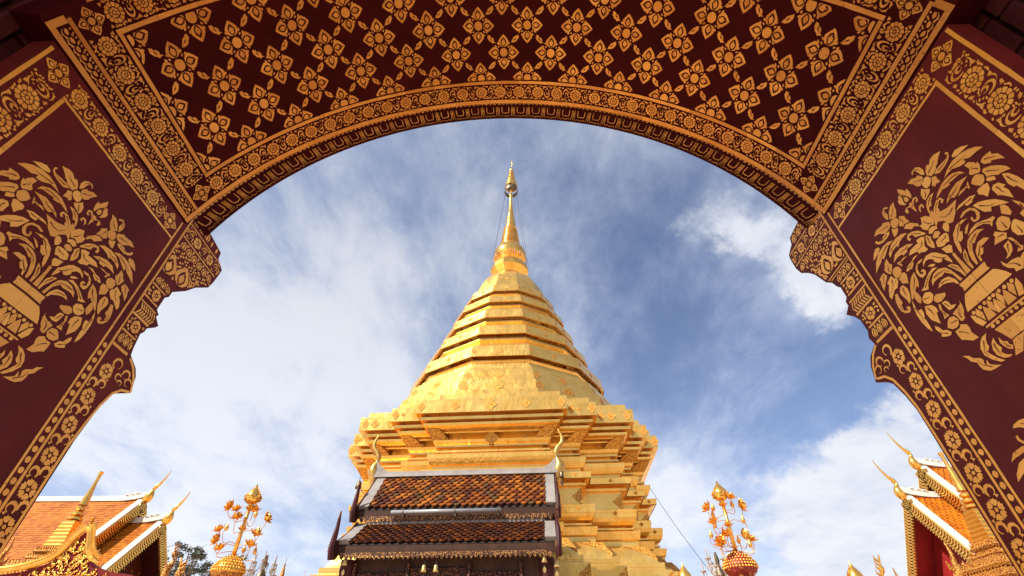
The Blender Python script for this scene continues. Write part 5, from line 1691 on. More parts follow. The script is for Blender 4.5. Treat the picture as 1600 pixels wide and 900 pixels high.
# ------------------------------------------------------------------ the two halls
def hall(name, label, sx, tiers, nt_, length, gable_mat, patterned):
    """gabled hall, its ridge running away from the middle (sx = -1: to the left)"""
    base = Vector((tiers[0][0] + sx * 2, tiers[0][1], 0))
    t = thing(name, label, 'temple hall', base)
    for ti, (ax, ay, az, run, rise, ln) in enumerate(tiers):
        A = Vector((ax, ay, az))
        U = Vector((sx, 0, 0))
        for side in (-1, 1):               # -1 towards the gateway
            E = A + Vector((0, side * run, -rise))
            V = E - A
            N = Vector((0, side * rise, run)).normalized()
            sl = MB()
            slab(sl, A - N * 0.02, A + U * ln - N * 0.02, E + U * ln - N * 0.02, E - N * 0.02, -N, 0.10)
            roof = sl.build('roof', M['red' if not patterned else 'maroon_board'], t)
            if side == -1:
                n = nt_
                O = A + U * 0.19 if sx > 0 else A + U * ln
                tiles('roof_tiles', M['tile_orange'], roof, O, (1, 0, 0), V, N, ln - 0.19, V.length, 0.16 if sx > 0 else 0.15, n, pointed=sx > 0)
            cp = MB()
            slab(cp, A + U * -0.02 + N * 0.005, A + U * 0.19 + N * 0.005, E + U * 0.19 + N * 0.005, E + U * -0.02 + N * 0.005, N, 0.045)
            cp.build('verge_cap', M['white'], roof)
            # carved gilt bargeboard: board with a row of open lozenges and a toothed edge
            bb = MB()
            d = V.normalized()
            w = 0.27
            inw = -N
            for k in range(int(V.length / 0.085)):
                a = A + d * (k * 0.085) + U * (-0.05)
                bb.prism([a + inw * 0.02, a + d * 0.045 + inw * 0.02, a + d * 0.085 + inw * 0.13, a + d * 0.04 + inw * 0.13], (0, 0, 0), U * 0.07)
                bb.prism([a + inw * 0.24, a + d * 0.045 + inw * 0.24, a + d * 0.085 + inw * 0.131, a + d * 0.04 + inw * 0.131], (0, 0, 0), U * 0.065)
                bb.prism([a + inw * 0.25, a + d * 0.07 + inw * 0.25, a + d * 0.035 + inw * 0.33], (0, 0, 0), U * 0.06)
            bb.prism([A + U * -0.05 + inw * 0.0, E + U * -0.05 + inw * 0.0, E + U * -0.05 + inw * 0.028, A + U * -0.05 + inw * 0.028], (0, 0, 0), U * 0.06)
            bb.prism([A + U * -0.05 + inw * 0.232, E + U * -0.05 + inw * 0.232, E + U * -0.05 + inw * 0.262, A + U * -0.05 + inw * 0.262], (0, 0, 0), U * 0.06)
            bo = bb.build('bargeboard', M['gold_smooth'], roof)
            bk = MB()
            bk.prism([A + inw * 0.02, E + inw * 0.02, E + inw * 0.24, A + inw * 0.24], U * 0.030, U * 0.06)
            bk.build('bargeboard_backing', M['gold_dark'], roof)
            # horn at the eave end
            hn = MB()
            p0 = E + inw * 0.14
            path = bez([p0 - d * 0.10, p0 + d * 0.12, p0 + d * 0.24 - U * 0.04 + Vector((0, 0, 0.05)), p0 + d * 0.36 - U * 0.10 + Vector((0, 0, 0.26)), p0 + d * 0.42 - U * 0.17 + Vector((0, 0, 0.52)), p0 + d * 0.40 - U * 0.20 + Vector((0, 0, 0.86))], 22)
            nn = len(path)
            hn.tube(path, [0.13 * (1 - (k / (nn - 1)) ** 1.2) + 0.012 for k in range(nn)], 7)
            hn.build('eave_horn', M['gold_dark'], roof, smooth=40)
        # ridge cap, swept up near the gable
        rc = MB()
        rows = []
        n = 24
        for k in range(n + 1):
            q = k / n
            x = -0.02 + ln * q
            e = max(0, 1 - x / 0.9)
            l = 0.14 * e ** 2
            sag = -0.02 * x * 0 - 0.018 * min(x, 4.0)
            p = A + U * x + Vector((0, 0, l + sag * 0.0))
            rows.append([p + Vector((0, -0.10, -0.05)), p + Vector((0, 0.10, -0.05)), p + Vector((0, 0.085, 0.065)), p + Vector((0, 0.05, 0.07)), p + Vector((0, 0.045, 0.13)), p + Vector((0, -0.045, 0.13)), p + Vector((0, -0.05, 0.07)), p + Vector((0, -0.085, 0.065))])
        i = rc.grid(rows, close_u=True)
        rc.cap([i + j for j in range(8)])
        rc.cap([i + n * 8 + j for j in range(8)])
        for q in range(3):                  # curled mouldings at the end of the ridge
            c = A + U * (0.30 + 0.17 * q) + Vector((0, 0, 0.185 - 0.03 * q))
            rc.tube([c + Vector((0.07 * math.cos(a), -0.055, 0.045 * math.sin(a))) for a in [2 * PI * j / 8 for j in range(7)]], 0.028, 6)
        rc.build('ridge_cap', M['white'], t, smooth=30)
        # sky-pointing finial
        f = MB()
        k_ = 1.0 if sx < 0 else 0.95
        g = [(0.10, -0.10), (-0.06, 0.02), (-0.10, 0.20), (-0.05, 0.38), (-0.12, 0.52), (-0.20, 0.60), (-0.30, 0.78), (-0.39, 1.00), (-0.43, 1.20)]
        if sx < 0:
            g = [(0.10, -0.10), (-0.04, 0.02), (-0.10, 0.20), (-0.13, 0.36), (-0.20, 0.48), (-0.26, 0.54), (-0.36, 0.72), (-0.42, 0.88), (-0.44, 1.02)]
        path = bez([A + U * a * k_ + Vector((0, 0, b * k_)) for a, b in g], 40)
        n = len(path)
        rad = []
        for k in range(n):
            q = k / (n - 1)
            if q < 0.40:
                r = 0.055 + 0.085 * math.sin(min(1.0, q / 0.34) * PI) ** 1.2
            elif q < 0.50:
                r = 0.050 + 0.022 * math.sin((q - 0.40) / 0.10 * PI)
            else:
                r = 0.050 * (1 - (q - 0.50) / 0.52) + 0.004
            rad.append(r * k_)
        f.tube(path, rad, 9)
        f.build('sky_finial', M['gold_smooth'], t, smooth=True)
        # recessed gable wall
        gw = MB()
        off = U * (0.62 if ti else 0.55)
        a = A + off + Vector((0, 0, -0.34))
        e0 = A + off + Vector((0, -run * 0.94, -rise * 0.94 - 0.34))
        e1 = A + off + Vector((0, run * 0.94, -rise * 0.94 - 0.34))
        gw.prism([a, e0, e0 + Vector((0, 0, -0.5)), e1 + Vector((0, 0, -0.5)), e1], (0, 0, 0), U * 0.12)
        w = gw.build('gable_wall', M[gable_mat], t)
        if patterned:
            sp = MB()
            for r in range(5):
                for k in range(9):
                    y = ay - run * 0.8 + run * 1.6 * (k + 0.5 * (r % 2)) / 8
                    z = az - 0.75 - r * 0.32
                    if z > az - 0.55 - abs(y - ay) * rise / run:
                        continue
                    x = A.x + off.x - sx * 0.006
                    sp.face([(x, y, z + 0.05), (x, y - 0.035, z), (x, y, z - 0.05), (x, y + 0.035, z)])
            sp.build('gilt_spot_pattern', M['gold_fine'], w)
        pn = MB()
        z = az - rise * 0.98
        pn.prism([A + off * 0.25 + Vector((0, -run * 0.86, -rise * 0.93 - 0.22)), A + off * 0.25 + Vector((0, run * 0.86, -rise * 0.93 - 0.22)), A + off * 0.98 + Vector((0, run * 0.86, -rise * 0.93 - 0.22)), A + off * 0.98 + Vector((0, -run * 0.86, -rise * 0.93 - 0.22))], (0, 0, 0), (0, 0, -0.10))
        pn.build('tie_beam', M['red' if not patterned else 'maroon_board'], t)
        # pierced gilt screen below the verge, seen under the eave
        sc = MB()
        y0 = ay - run * 0.98
        for k in range(5):
            for r in range(5):
                c = Vector((A.x + U.x * (0.72 + 0.20 * k), y0 + 0.05, az - rise - 0.32 - 0.2 * r))
                sc.tube([c + Vector((0.08 * math.cos(a), 0, 0.08 * math.sin(a))) for a in [2 * PI * j / 7 for j in range(7)]], 0.026, 5)
        for k in range(3):
            sc.box((A.x + U.x * (0.62 + 0.55 * k), y0 + 0.05, az - rise - 0.85), (0.08, 0.08, 1.3))
        sc.box((A.x + U.x * 1.15, y0 + 0.05, az - rise - 1.45), (1.3, 0.12, 0.14))
        sc.box((A.x + U.x * 1.15, y0 + 0.05, az - rise - 0.22), (1.3, 0.10, 0.06))
        sc.build('pierced_screen', M['gold_fine'], t)
    ax, ay, az, run, rise, ln = tiers[-1]
    bd = MB()
    bx = tiers[0][0] + sx * (0.9 + tiers[0][5] / 2)
    bd.box((bx, ay, (az - rise - 0.5) / 2), (tiers[0][5] - 0.4, run * 1.7, az - rise - 0.5))
    bd.build('hall_body', M['red' if not patterned else 'maroon_board'], t)
    for s in (-1, 1):
        cl = MB()
        cl.lathe([(0.20, 0), (0.16, 0.2), (0.14, az - rise - 0.32)], 16, (ax + sx * 0.55, ay + s * run * 0.86, 0))
        cl.build('column', M['red'], t, smooth=35)
    # lower side roof on the gateway side
    lx, ly, lz = ax, ay - run * 1.02, az - rise - 0.30
    return t


hall('temple_hall', 'orange-tiled temple hall at left with white verges and two golden roof finials', -1,
     [(-12.95, 17.0, 6.72, 2.30, 2.64, 7.5), (-11.93, 17.0, 6.02, 1.85, 2.05, 2.6)], 34, 7, 'maroon_board', True)
hall('temple_hall', 'orange-tiled temple hall at right, half hidden by the arch, with open red gable', 1,
     [(12.46, 15.0, 6.98, 1.20, 1.75, 6.0), (11.54, 15.0, 6.10, 1.50, 2.02, 2.4)], 20, 6, 'red', False)


# ------------------------------------------------------------------ gilded prasat shrines
def prasat(label, x, y, zt, sc, face, gables=(0, 1, 2, 3)):
    """small square shrine with a tapering gilded roof, gables and a needle spire; zt: height of the tip"""
    t = thing('spired_shrine', label, 'shrine', (x, y, 0))

    def sq(prof, m, rot=PI / 4):
        m.lathe([(r * math.sqrt(2), z) for r, z in prof], 4, (x, y, 0), rot)
    m = MB()
    z = zt
    m.lathe([(0.028, z - 0.36 * sc), (0.034, z - 0.06), (0.045, z - 0.05), (0.050, z - 0.025), (0.030, z - 0.008), (0.004, z)], 12, (x, y, 0))
    m.lathe([(0.075 * sc, z - 0.62 * sc), (0.045 * sc, z - 0.36 * sc), (0.028, z - 0.20 * sc), (0.022, z - 0.05)], 12, (x, y, 0))
    for k in range(3):
        zz = z - (0.68 + 0.085 * k) * sc
        r = (0.085 + 0.022 * k) * sc
        m.lathe([(r * 0.7, zz - 0.04 * sc), (r, zz - 0.022 * sc), (r, zz + 0.008 * sc), (r * 0.7, zz + 0.03 * sc)], 14, (x, y, 0))
    m.build('needle_spire', M['gold_smooth'], t, smooth=40)
    m = MB()
    b = z - 0.90 * sc
    pr = []
    for k in range(7):
        q = k / 7
        rr = (0.165 - 0.060 * q) * sc
        zz = b - 0.42 * sc + 0.42 * sc * q
        pr += [(rr * 1.04, zz), (rr * 1.06, zz + 0.018 * sc), (rr * 0.97, zz + 0.026 * sc), (rr * 0.94, zz + 0.058 * sc)]
    sq(pr, m)
    m.build('spire_base', M['gold_smooth'], t)
    m = MB()
    zc = b - 0.42 * sc
    r = 0.185 * sc
    for k in range(6):                     # stacked cornices, each fringed with antefixes
        h = (0.13, 0.10, 0.17, 0.15, 0.15, 0.15)[k] * sc
        sq([(r * 1.02, zc - h), (r * 1.22, zc - h + 0.02), (r * 1.25, zc - h * 0.72), (r * 1.08, zc - h * 0.66), (r * 0.90, zc)], m)
        n = 11 + 2 * k
        for s in range(4):
            ca, sa = math.cos(s * PI / 2), math.sin(s * PI / 2)
            for j in range(n):
                u = (j + 0.5) / n * 2 - 1
                w = r * 1.2 / n
                px, py = u * r * 1.17, -r * 1.19
                pts = [(px - w, py, zc - h * 0.70), (px + w, py, zc - h * 0.70), (px + w * 0.5, py + 0.02, zc - h * 0.4), (px, py + 0.015, zc - h * 0.05), (px - w * 0.5, py + 0.02, zc - h * 0.4)]
                m.prism([(x + a * ca - q * sa, y + a * sa + q * ca, c) for a, q, c in pts], (0, 0, 0), (0.018 * sa, -0.018 * ca, 0))
        zc -= h
        r += (0.035, 0.11, 0.10, 0.10, 0.10, 0.10)[k] * sc
    m.build('tiered_roof', M['gold_fine'], t)
    # gables on the four sides: gilt rim, red field with gilt flames, flame finials
    for s in gables:
        ca, sa = math.cos(s * PI / 2 + face), math.sin(s * PI / 2 + face)

        def G(u, d, h):
            return (x + u * ca - d * sa, y + u * sa + d * ca, h)
        d0 = -(r + 0.16 * sc)
        zb = zc - 0.50 * sc
        ap = zc + 0.62 * sc
        hw = 0.60 * sc
        fld = [(-hw * .86, zb + 0.08), (hw * .86, zb + 0.08), (hw * 0.62, zb + 0.30 * sc), (hw * 0.34, zb + 0.62 * sc), (0, ap - 0.10), (-hw * 0.34, zb + 0.62 * sc), (-hw * 0.62, zb + 0.30 * sc)]
        m = MB()
        m.prism([G(u, d0, h) for u, h in fld], (0, 0, 0), Vector(G(0, 0.05, 0)) - Vector(G(0, 0, 0)))
        gb = m.build('gable', M['red_gold'], t)
        m = MB()
        for q in (-1, 1):
            path = bez([G(0, d0 - 0.02, ap + 0.02), G(q * hw * 0.34, d0 - 0.02, zb + 0.72 * sc), G(q * hw * 0.62, d0 - 0.02, zb + 0.40 * sc), G(q * hw * 0.98, d0 - 0.02, zb + 0.14 * sc), G(q * hw * 1.16, d0 - 0.02, zb + 0.10 * sc), G(q * hw * 1.26, d0 - 0.02, zb + 0.30 * sc)], 24)
            m.tube(path, [0.070 * sc * (1 - 0.5 * k / len(path)) if k < len(path) - 4 else 0.02 * sc for k in range(len(path))], 6)
            for k in range(1, len(path) - 3, 2):
                p = path[k]
                o = Vector(G(q * 0.07, 0, 0.10)) - Vector(G(0, 0, 0))
                m.tube([p, p + o * sc, p + o * sc * 1.35 + Vector((0, 0, 0.06 * sc))], [0.040 * sc, 0.03 * sc, 0.006], 5)
        m.tube(bez([G(0, d0, ap - 0.05), G(0, d0 - 0.03, ap + 0.10 * sc), G(0, d0 + 0.01, ap + 0.24 * sc), G(0, d0 - 0.02, ap + 0.40 * sc)], 12), [0.05 * sc * (1 - k / 13) + 0.006 for k in range(13)], 7)
        m.build('gable_rim', M['gold_fine'], gb, smooth=40)
        m = MB()
        m.box(G(0, d0, zb + 0.02), (hw * 2.1, 0.10, 0.11), Matrix.Rotation(math.atan2(sa, ca), 4, 'Z'), 0.01)
        m.box(G(0, d0, zb - 0.12), (hw * 1.9, 0.06, 0.10), Matrix.Rotation(math.atan2(sa, ca), 4, 'Z'), 0.01)
        m.build('gable_sill', M['gold_fine'], gb)
    m = MB()
    sq([(r + 0.02, 0.0), (r + 0.02, zc - 0.50 * sc), (r + 0.16, zc - 0.46 * sc), (r + 0.10, zc - 0.02)], m)
    m.build('shrine_body', M['red_gold'], t)
    for a in (-1, 1):
        for q in (-1, 1):
            m = MB()
            m.lathe([(0.10, 0), (0.10, 0.2), (0.07, 0.25), (0.07, zc - 0.70 * sc), (0.11, zc - 0.55 * sc)], 10, (x + a * (r + 0.12), y + q * (r + 0.12), 0))
            path = bez([(x + a * (r + 0.12), y + q * (r + 0.12), zc - 0.50 * sc), (x + a * (r + 0.24), y + q * (r + 0.20), zc - 0.38 * sc), (x + a * (r + 0.22), y + q * (r + 0.20), zc - 0.15 * sc), (x + a * (r + 0.30), y + q * (r + 0.26), zc + 0.12 * sc)], 14)
            m.tube(path, [0.05 * sc * (1 - k / len(path)) + 0.006 for k in range(len(path))], 6)
            m.build('corner_column', M['gold_fine'], t, smooth=40)
    return t


pr = prasat('gilded shrine with needle spire in front of the left hall roof', -8.37, 9.5, 5.02, 1.05, R(0), (2, 3))
# its front porch: half of the pediment shows, red field with gilt flames inside a gilt serpent rim
PY = 8.62
half = [(-7.295, 3.758), (-7.374, 3.688), (-7.444, 3.552), (-7.512, 3.418), (-7.627, 3.297), (-7.791, 3.224), (-8.058, 3.152), (-8.446, 3.108)]
AXG = -7.295
rim = half + [(-8.60, 3.16), (-8.68, 3.30)]
fld = [(a + 0.02 * (i > 0), b - 0.05) for i, (a, b) in enumerate(half)]
fld = fld + [(-8.446, 2.7)]
full = fld[::-1] + [(2 * AXG - a, b) for a, b in fld[1:]]
m = MB()
m.prism([(a, PY + 0.03, b) for a, b in full], (0, 0, 0), (0, 0.10, 0))
gb = m.build('porch_gable', M['red_dark'], pr)
m = MB()
rnd = random.Random(8)
for k in range(260):                       # flames and tendrils carved over the red field
    u = rnd.uniform(-8.2, AXG)
    w = rnd.uniform(2.75, 3.62)
    lim = [b for (a, b), (c, d) in zip(fld, fld[1:]) if c <= u <= a]
    if not lim or w > lim[0] - 0.17:
        continue
    a0 = rnd.uniform(0.3, 2.4)
    q = rnd.uniform(0.7, 1.1)
    for sgn in (1, -1):
        def X(x):
            return x if sgn == 1 else 2 * AXG - x
        path = bez([(X(u), PY + 0.02, w), (X(u + 0.04 * q * math.cos(a0)), PY + 0.012, w + 0.04 * q * math.sin(a0)), (X(u + 0.06 * q * math.cos(a0 + 0.9)), PY + 0.010, w + 0.08 * q * math.sin(a0 + 0.9)), (X(u + 0.04 * q * math.cos(a0 + 2.0)), PY + 0.02, w + 0.10 * q)], 8)
        m.tube(path, [0.012 * (1 - i / len(path)) + 0.003 for i in range(len(path))], 5)
m.build('flame_carving', M['gold_deep'], gb, smooth=True)
m = MB()
for sgn in (1, -1):
    path = bez([((a if sgn == 1 else 2 * AXG - a), PY, b) for a, b in (rim if sgn == 1 else rim[:6])], 44)
    m.tube(path, [0.040] * (len(path) - 8) + [0.040 * (1 - i / 8.5) for i in range(8)], 7)
    m.tube([q + Vector((-0.025 * sgn, -0.02, 0.040)) for q in path[:-8]], 0.015, 6)
    for k in range(2, len(path) - 4):
        q = path[k]
        o = Vector((-0.05 * sgn, -0.01, 0.05))
        m.tube([q + o * 0.7, q + o * 1.3, q + o * 1.5 + Vector((0.02 * sgn, 0, 0.03))], [0.017, 0.013, 0.003], 5)
for q in range(4):
    m.lathe([(0.02, 3.76 + 0.045 * q), (0.062 - 0.009 * q, 3.77 + 0.045 * q), (0.062 - 0.009 * q, 3.785 + 0.045 * q), (0.02, 3.80 + 0.045 * q)], 12, (AXG, PY + 0.02, 0))
m.build('serpent_rim', M['gold_deep'], gb, smooth=40)
m = MB()
for z_ in (3.02, 2.94):
    m.tube([(AXG - 0.95, PY - 0.01, z_ - 0.1), (AXG - 0.3, PY - 0.02, z_), (AXG + 0.3, PY - 0.02, z_), (AXG + 0.95, PY - 0.01, z_ - 0.1)], 0.024, 6)
for k in range(30):
    m.box((AXG - 0.9 + 0.06 * k, PY - 0.02, 2.96), (0.03, 0.04, 0.06))
m.build('porch_moulding', M['gold_fine'], gb)
m = MB()
for sgn in (1, -1):
    m.box((AXG + sgn * 0.85, PY + 0.2, 1.35), (0.14, 0.14, 2.7), None, 0.02)
m.box((AXG, PY + 0.45, 2.85), (1.5, 0.9, 0.10), None, 0.01)
m.box((-7.9, 9.1, 1.4), (1.6, 0.8, 2.8), None, 0.01)
m.build('porch', M['red_gold'], pr)
prasat('gilded shrine beside the right jamb, its spire mostly hidden by the arch', 8.05, 9.0, 5.10, 1.15, R(0), (1, 2))


# ------------------------------------------------------------------ gilded lotus trees on their pedestals
def lotus_flower(m, c, d, s):
    """open lotus: three whorls of pointed petals round the direction d"""
    d = Vector(d).normalized()
    u = d.cross(Vector((0.31, 0.5, 0.8))).normalized()
    w = d.cross(u)
    c = Vector(c)
    for n, spread, L, off in ((6, 1.12, 1.0, 0.0), (5, 0.62, 0.9, 0.5)):
        for k in range(n):
            a = 2 * PI * k / n + off
            r = u * math.cos(a) + w * math.sin(a)
            tt = d.cross(r)
            dirn = (d * math.cos(spread) + r * math.sin(spread)).normalized()
            up = dirn.cross(tt).normalized()
            rows = []
            for q, ww, bend in ((0.0, 0.12, 0.0), (0.35, 0.34, -0.06), (0.68, 0.30, -0.02), (1.0, 0.015, 0.12)):
                p = c + dirn * (q * L * s) + up * (bend * s)
                rows.append([p - tt * ww * s + up * 0.05 * s, p - up * 0.02 * s, p + tt * ww * s + up * 0.05 * s])
            m.grid(rows)
    m.lathe([(0.02 * s, -0.12 * s), (0.12 * s, -0.02 * s), (0.15 * s, 0.06 * s), (0.05 * s, 0.16 * s)], 8, tuple(c))


def bud_prof(s):
    return [(0.03 * s, 0.0), (0.16 * s, 0.05 * s), (0.27 * s, 0.22 * s), (0.30 * s, 0.40 * s), (0.25 * s, 0.62 * s), (0.14 * s, 0.86 * s), (0.06 * s, 1.02 * s), (0.006, 1.20 * s)]


def lotus_tree(label, x, y, z0, ztop, red, spots, seed):
    rnd = random.Random(seed)
    t = thing('lotus_tree', label, 'golden tree', (x, y, 0))
    # pedestal: shaft, bowl and beaded dome
    m = MB()
    m.lathe([(0.42, 0), (0.42, 0.25), (0.30, 0.32), (0.20, 0.55), (0.18, z0 - 0.62), (0.24, z0 - 0.46), (0.17, z0 - 0.40), (0.145, z0 - 0.30), (0.172, z0 - 0.275), (0.200, z0 - 0.25), (0.205, z0 - 0.22)], 28, (x, y, 0))
    ped = m.build('pedestal', M['red_gold'] if red else M['gold_fine'], t, smooth=40)
    m = MB()
    m.lathe([(0.190, z0 - 0.235), (0.212, z0 - 0.21), (0.214, z0 - 0.18), (0.190, z0 - 0.13), (0.140, z0 - 0.065), (0.075, z0 - 0.02), (0.03, z0)], 28, (x, y, 0))
    dm = m.build('dome', M['red'] if red else M['gold_deep'], t, smooth=40)
    m = MB()
    for (r, z, n, s) in ((0.215, z0 - 0.205, 34, 0.016), (0.213, z0 - 0.170, 34, 0.016), (0.196, z0 - 0.135, 30, 0.016), (0.165, z0 - 0.095, 26, 0.016), (0.124, z0 - 0.058, 20, 0.015), (0.078, z0 - 0.026, 13, 0.014), (0.176, z0 - 0.255, 30, 0.011), (0.155, z0 - 0.33, 26, 0.011)):
        for k in range(n):
            a = 2 * PI * k / n
            m.lathe([(0.1 * s, -0.8 * s), (0.8 * s, -0.4 * s), (s, 0.1 * s), (0.6 * s, 0.8 * s), (0.1 * s, 1.2 * s)], 6, (x + r * math.sin(a), y - r * math.cos(a), z))
    m.build('bead_rows', M['gold_deep'], dm, smooth=True)
    m = MB()
    pole = [(x, y, z0 - 0.03), (x, y, z0 + (ztop - z0) * 0.3), (x, y, z0 + (ztop - z0) * 0.72)]
    m.tube(pole, [0.030, 0.026, 0.022], 12)
    zb = z0 + (ztop - z0) * 0.70
    m.lathe([(0.022, zb - 0.03), (0.035, zb), (0.022, zb + 0.03)], 12, (x, y, 0))
    m.build('stem', M['gold_smooth'], t, smooth=True)
    m = MB()
    sb = (ztop - zb) / 1.2
    pr = [(r * 1.62, z) for r, z in bud_prof(sb)]
    m.lathe(pr, 20, (x, y, zb))
    top = m.build('crowning_bud', M['gold_smooth'], t, smooth=True)
    m = MB()
    for k in range(26):
        a = 2 * PI * k / 13 + (0.24 if k >= 13 else 0)
        zz, r = (zb + 0.26 * sb, 0.455 * sb) if k < 13 else (zb + 0.42 * sb, 0.485 * sb)
        m.lathe([(0.003, -0.014), (0.012, -0.003), (0.012, 0.006), (0.003, 0.018)], 6, (x + r * math.sin(a), y - r * math.cos(a), zz))
    m.build('bud_sepals', M['gold_relief'], top, smooth=True)
    # whorls clasping the stem
    for q in (0.33, 0.62):
        m = MB()
        lotus_flower(m, (x, y, z0 + (ztop - z0) * q), (0, 0, 1), 0.085)
        m.build('stem_whorl', M['gold_deep'], t)
    # branches: thin wire, a blossom or a bud at the end
    for k, (dx, dz, kind) in enumerate(spots):
        dy = rnd.uniform(-0.14, 0.14)
        e = Vector((x + dx, y + dy, z0 + dz))
        zs = max(z0 + 0.01, e.z - rnd.uniform(0.10, 0.20))
        s0 = Vector((x, y, zs))
        drop = rnd.uniform(0.05, 0.09)
        m = MB()
        path = bez([s0, s0.lerp(e, 0.45) - Vector((0, 0, drop * 0.8)), s0.lerp(e, 0.85) - Vector((0, 0, drop + (e.z - zs) * 0.45)), e + Vector((dx * 0.12, dy * 0.1, -0.07)), e], 18)
        m.tube(path, 0.0052, 5)
        br = m.build('branch', M['gold_smooth'], t, smooth=True)
        m = MB()
        if kind == 'b':
            m.lathe(bud_prof(0.095), 10, tuple(e - Vector((0, 0, 0.03))))
            m.build('lotus_bud', M['gold_deep'], br, smooth=True)
        else:
            d = Vector((dx * 1.4, dy, rnd.uniform(0.05, 0.22))) if kind == 's' else Vector((dx * 0.5, dy * 0.6 - 0.05, 0.25))
            lotus_flower(m, e, d, rnd.uniform(0.098, 0.128))
            m.build('lotus_blossom', M['gold_deep'], br)
    return t


Lx, Lz = -4.02, 3.10
lotus_tree('golden lotus tree on a gilded beaded pedestal, left of the shrine', Lx, 7.5, Lz, 4.08, False,
           [(-0.235, 0.63, 's'), (-0.11, 0.56, 'f'), (-0.085, 0.46, 'f'), (0.13, 0.53, 'b'), (0.265, 0.49, 's'), (-0.255, 0.29, 'f'), (-0.165, 0.32, 'b'), (0.18, 0.27, 'f'), (0.255, 0.30, 'b'),
            (-0.07, 0.155, 'b'), (-0.235, 0.175, 's'), (-0.19, 0.06, 'f'), (0.17, 0.12, 'f'), (0.06, 0.085, 'b'), (0.265, 0.05, 'b'), (0.0, 0.62, 'f')], 3)
Rx, Rz = 3.00, 3.085
lotus_tree('golden lotus tree on a red and gilt beaded pedestal, right of the stupa', Rx, 7.3, Rz, 4.02, True,
           [(-0.20, 0.56, 's'), (-0.11, 0.58, 'b'), (-0.135, 0.49, 'b'), (0.08, 0.65, 'f'), (0.14, 0.60, 'b'), (0.20, 0.565, 's'), (-0.235, 0.33, 'f'), (-0.155, 0.35, 'b'), (-0.23, 0.225, 'b'), (-0.045, 0.26, 'b'),
            (0.19, 0.36, 'b'), (0.225, 0.235, 's'), (-0.10, 0.165, 'f'), (-0.225, 0.08, 'f'), (-0.135, 0.08, 'f'), (0.105, 0.135, 'b'), (0.19, 0.10, 'f'), (0.26, 0.09, 'b'), (-0.17, 0.09, 'b')], 5)


# ------------------------------------------------------------------ crystal candle stands
def candelabrum(label, x, y, ztop, seed):
    rnd = random.Random(seed)
    t = thing('candelabrum', label, 'candelabrum', (x, y, 0))
    m = MB()
    m.lathe([(0.22, 0), (0.20, 0.08), (0.05, 0.16), (0.025, 0.4), (0.022, ztop - 0.75), (0.06, ztop - 0.70), (0.03, ztop - 0.62), (0.05, ztop - 0.52), (0.10, ztop - 0.45), (0.05, ztop - 0.36), (0.025, ztop - 0.3), (0.045, ztop - 0.22), (0.02, ztop - 0.12), (0.02, ztop - 0.1)], 14, (x, y, 0))
    m.build('stand', M['bronze'], t, smooth=40)
    n = 8
    for k in range(n):
        a = 2 * PI * k / n + 0.3
        r = 0.26 if k % 2 else 0.17
        zc = ztop - (0.30 if k % 2 else 0.16) + rnd.uniform(-.02, .02)
        d = Vector((math.sin(a), -math.cos(a), 0))
        c = Vector((x, y, 0))
        m = MB()
        m.tube(bez([c + d * 0.02 + Vector((0, 0, ztop - 0.46)), c + d * r * 0.55 + Vector((0, 0, ztop - 0.56)), c + d * r + Vector((0, 0, zc - 0.16)), c + d * r + Vector((0, 0, zc - 0.08))], 12), 0.009, 5)
        arm = m.build('arm', M['crystal'], t, smooth=True)
        m = MB()
        e = c + d * r
        m.lathe([(0.01, zc - 0.09), (0.045, zc - 0.07), (0.05, zc - 0.055), (0.015, zc - 0.05)], 10, tuple(e))
        m.lathe([(0.011, zc - 0.05), (0.011, zc + 0.06), (0.007, zc + 0.075), (0.002, zc + 0.10)], 8, tuple(e))
        m.build('candle', M['crystal'], arm, smooth=40)
        m = MB()
        for q in range(5):
            b = 2 * PI * q / 5
            p = e + Vector((0.045 * math.cos(b), 0.045 * math.sin(b), zc - 0.07))
            for j in range(4):
                m.lathe([(0.001, 0.010), (0.007, 0), (0.001, -0.010)], 5, tuple(p - Vector((0, 0, 0.016 + 0.021 * j))))
            m.lathe([(0.002, 0.016), (0.012, 0), (0.001, -0.024)], 5, tuple(p - Vector((0, 0, 0.11))))
        m.build('crystal_drops', M['crystal'], arm)
    return t


candelabrum('dusty crystal candelabrum behind the left lotus tree', -4.50, 9.5, 3.60, 2)
candelabrum('dusty crystal candelabrum beside the red-domed lotus tree', 3.40, 9.2, 3.56, 4)


# ------------------------------------------------------------------ smaller finials rising into the bottom of the view
def post(name, label, cat, x, y, prof, mat, group=None, seg=18):
    t = thing(name, label, cat, (x, y, 0), group)
    z0 = prof[0][1]
    m = MB()
    m.lathe([(0.16, 0), (0.16, 0.2), (0.09, 0.26), (0.07, 1.2), (0.075, z0)], 14, (x, y, 0))
    m.build('post', M['gold_fine'], t, smooth=40)
    m = MB()
    m.lathe(prof, seg, (x, y, 0))
    m.build('finial', mat, t, smooth=40)
    return t


def budtip(z, s):
    return [(0.05 * s, z - 1.25 * s), (0.30 * s, z - 1.15 * s), (0.42 * s, z - 0.95 * s), (0.43 * s, z - 0.78 * s), (0.33 * s, z - 0.55 * s), (0.17 * s, z - 0.33 * s), (0.06 * s, z - 0.15 * s), (0.008, z)]


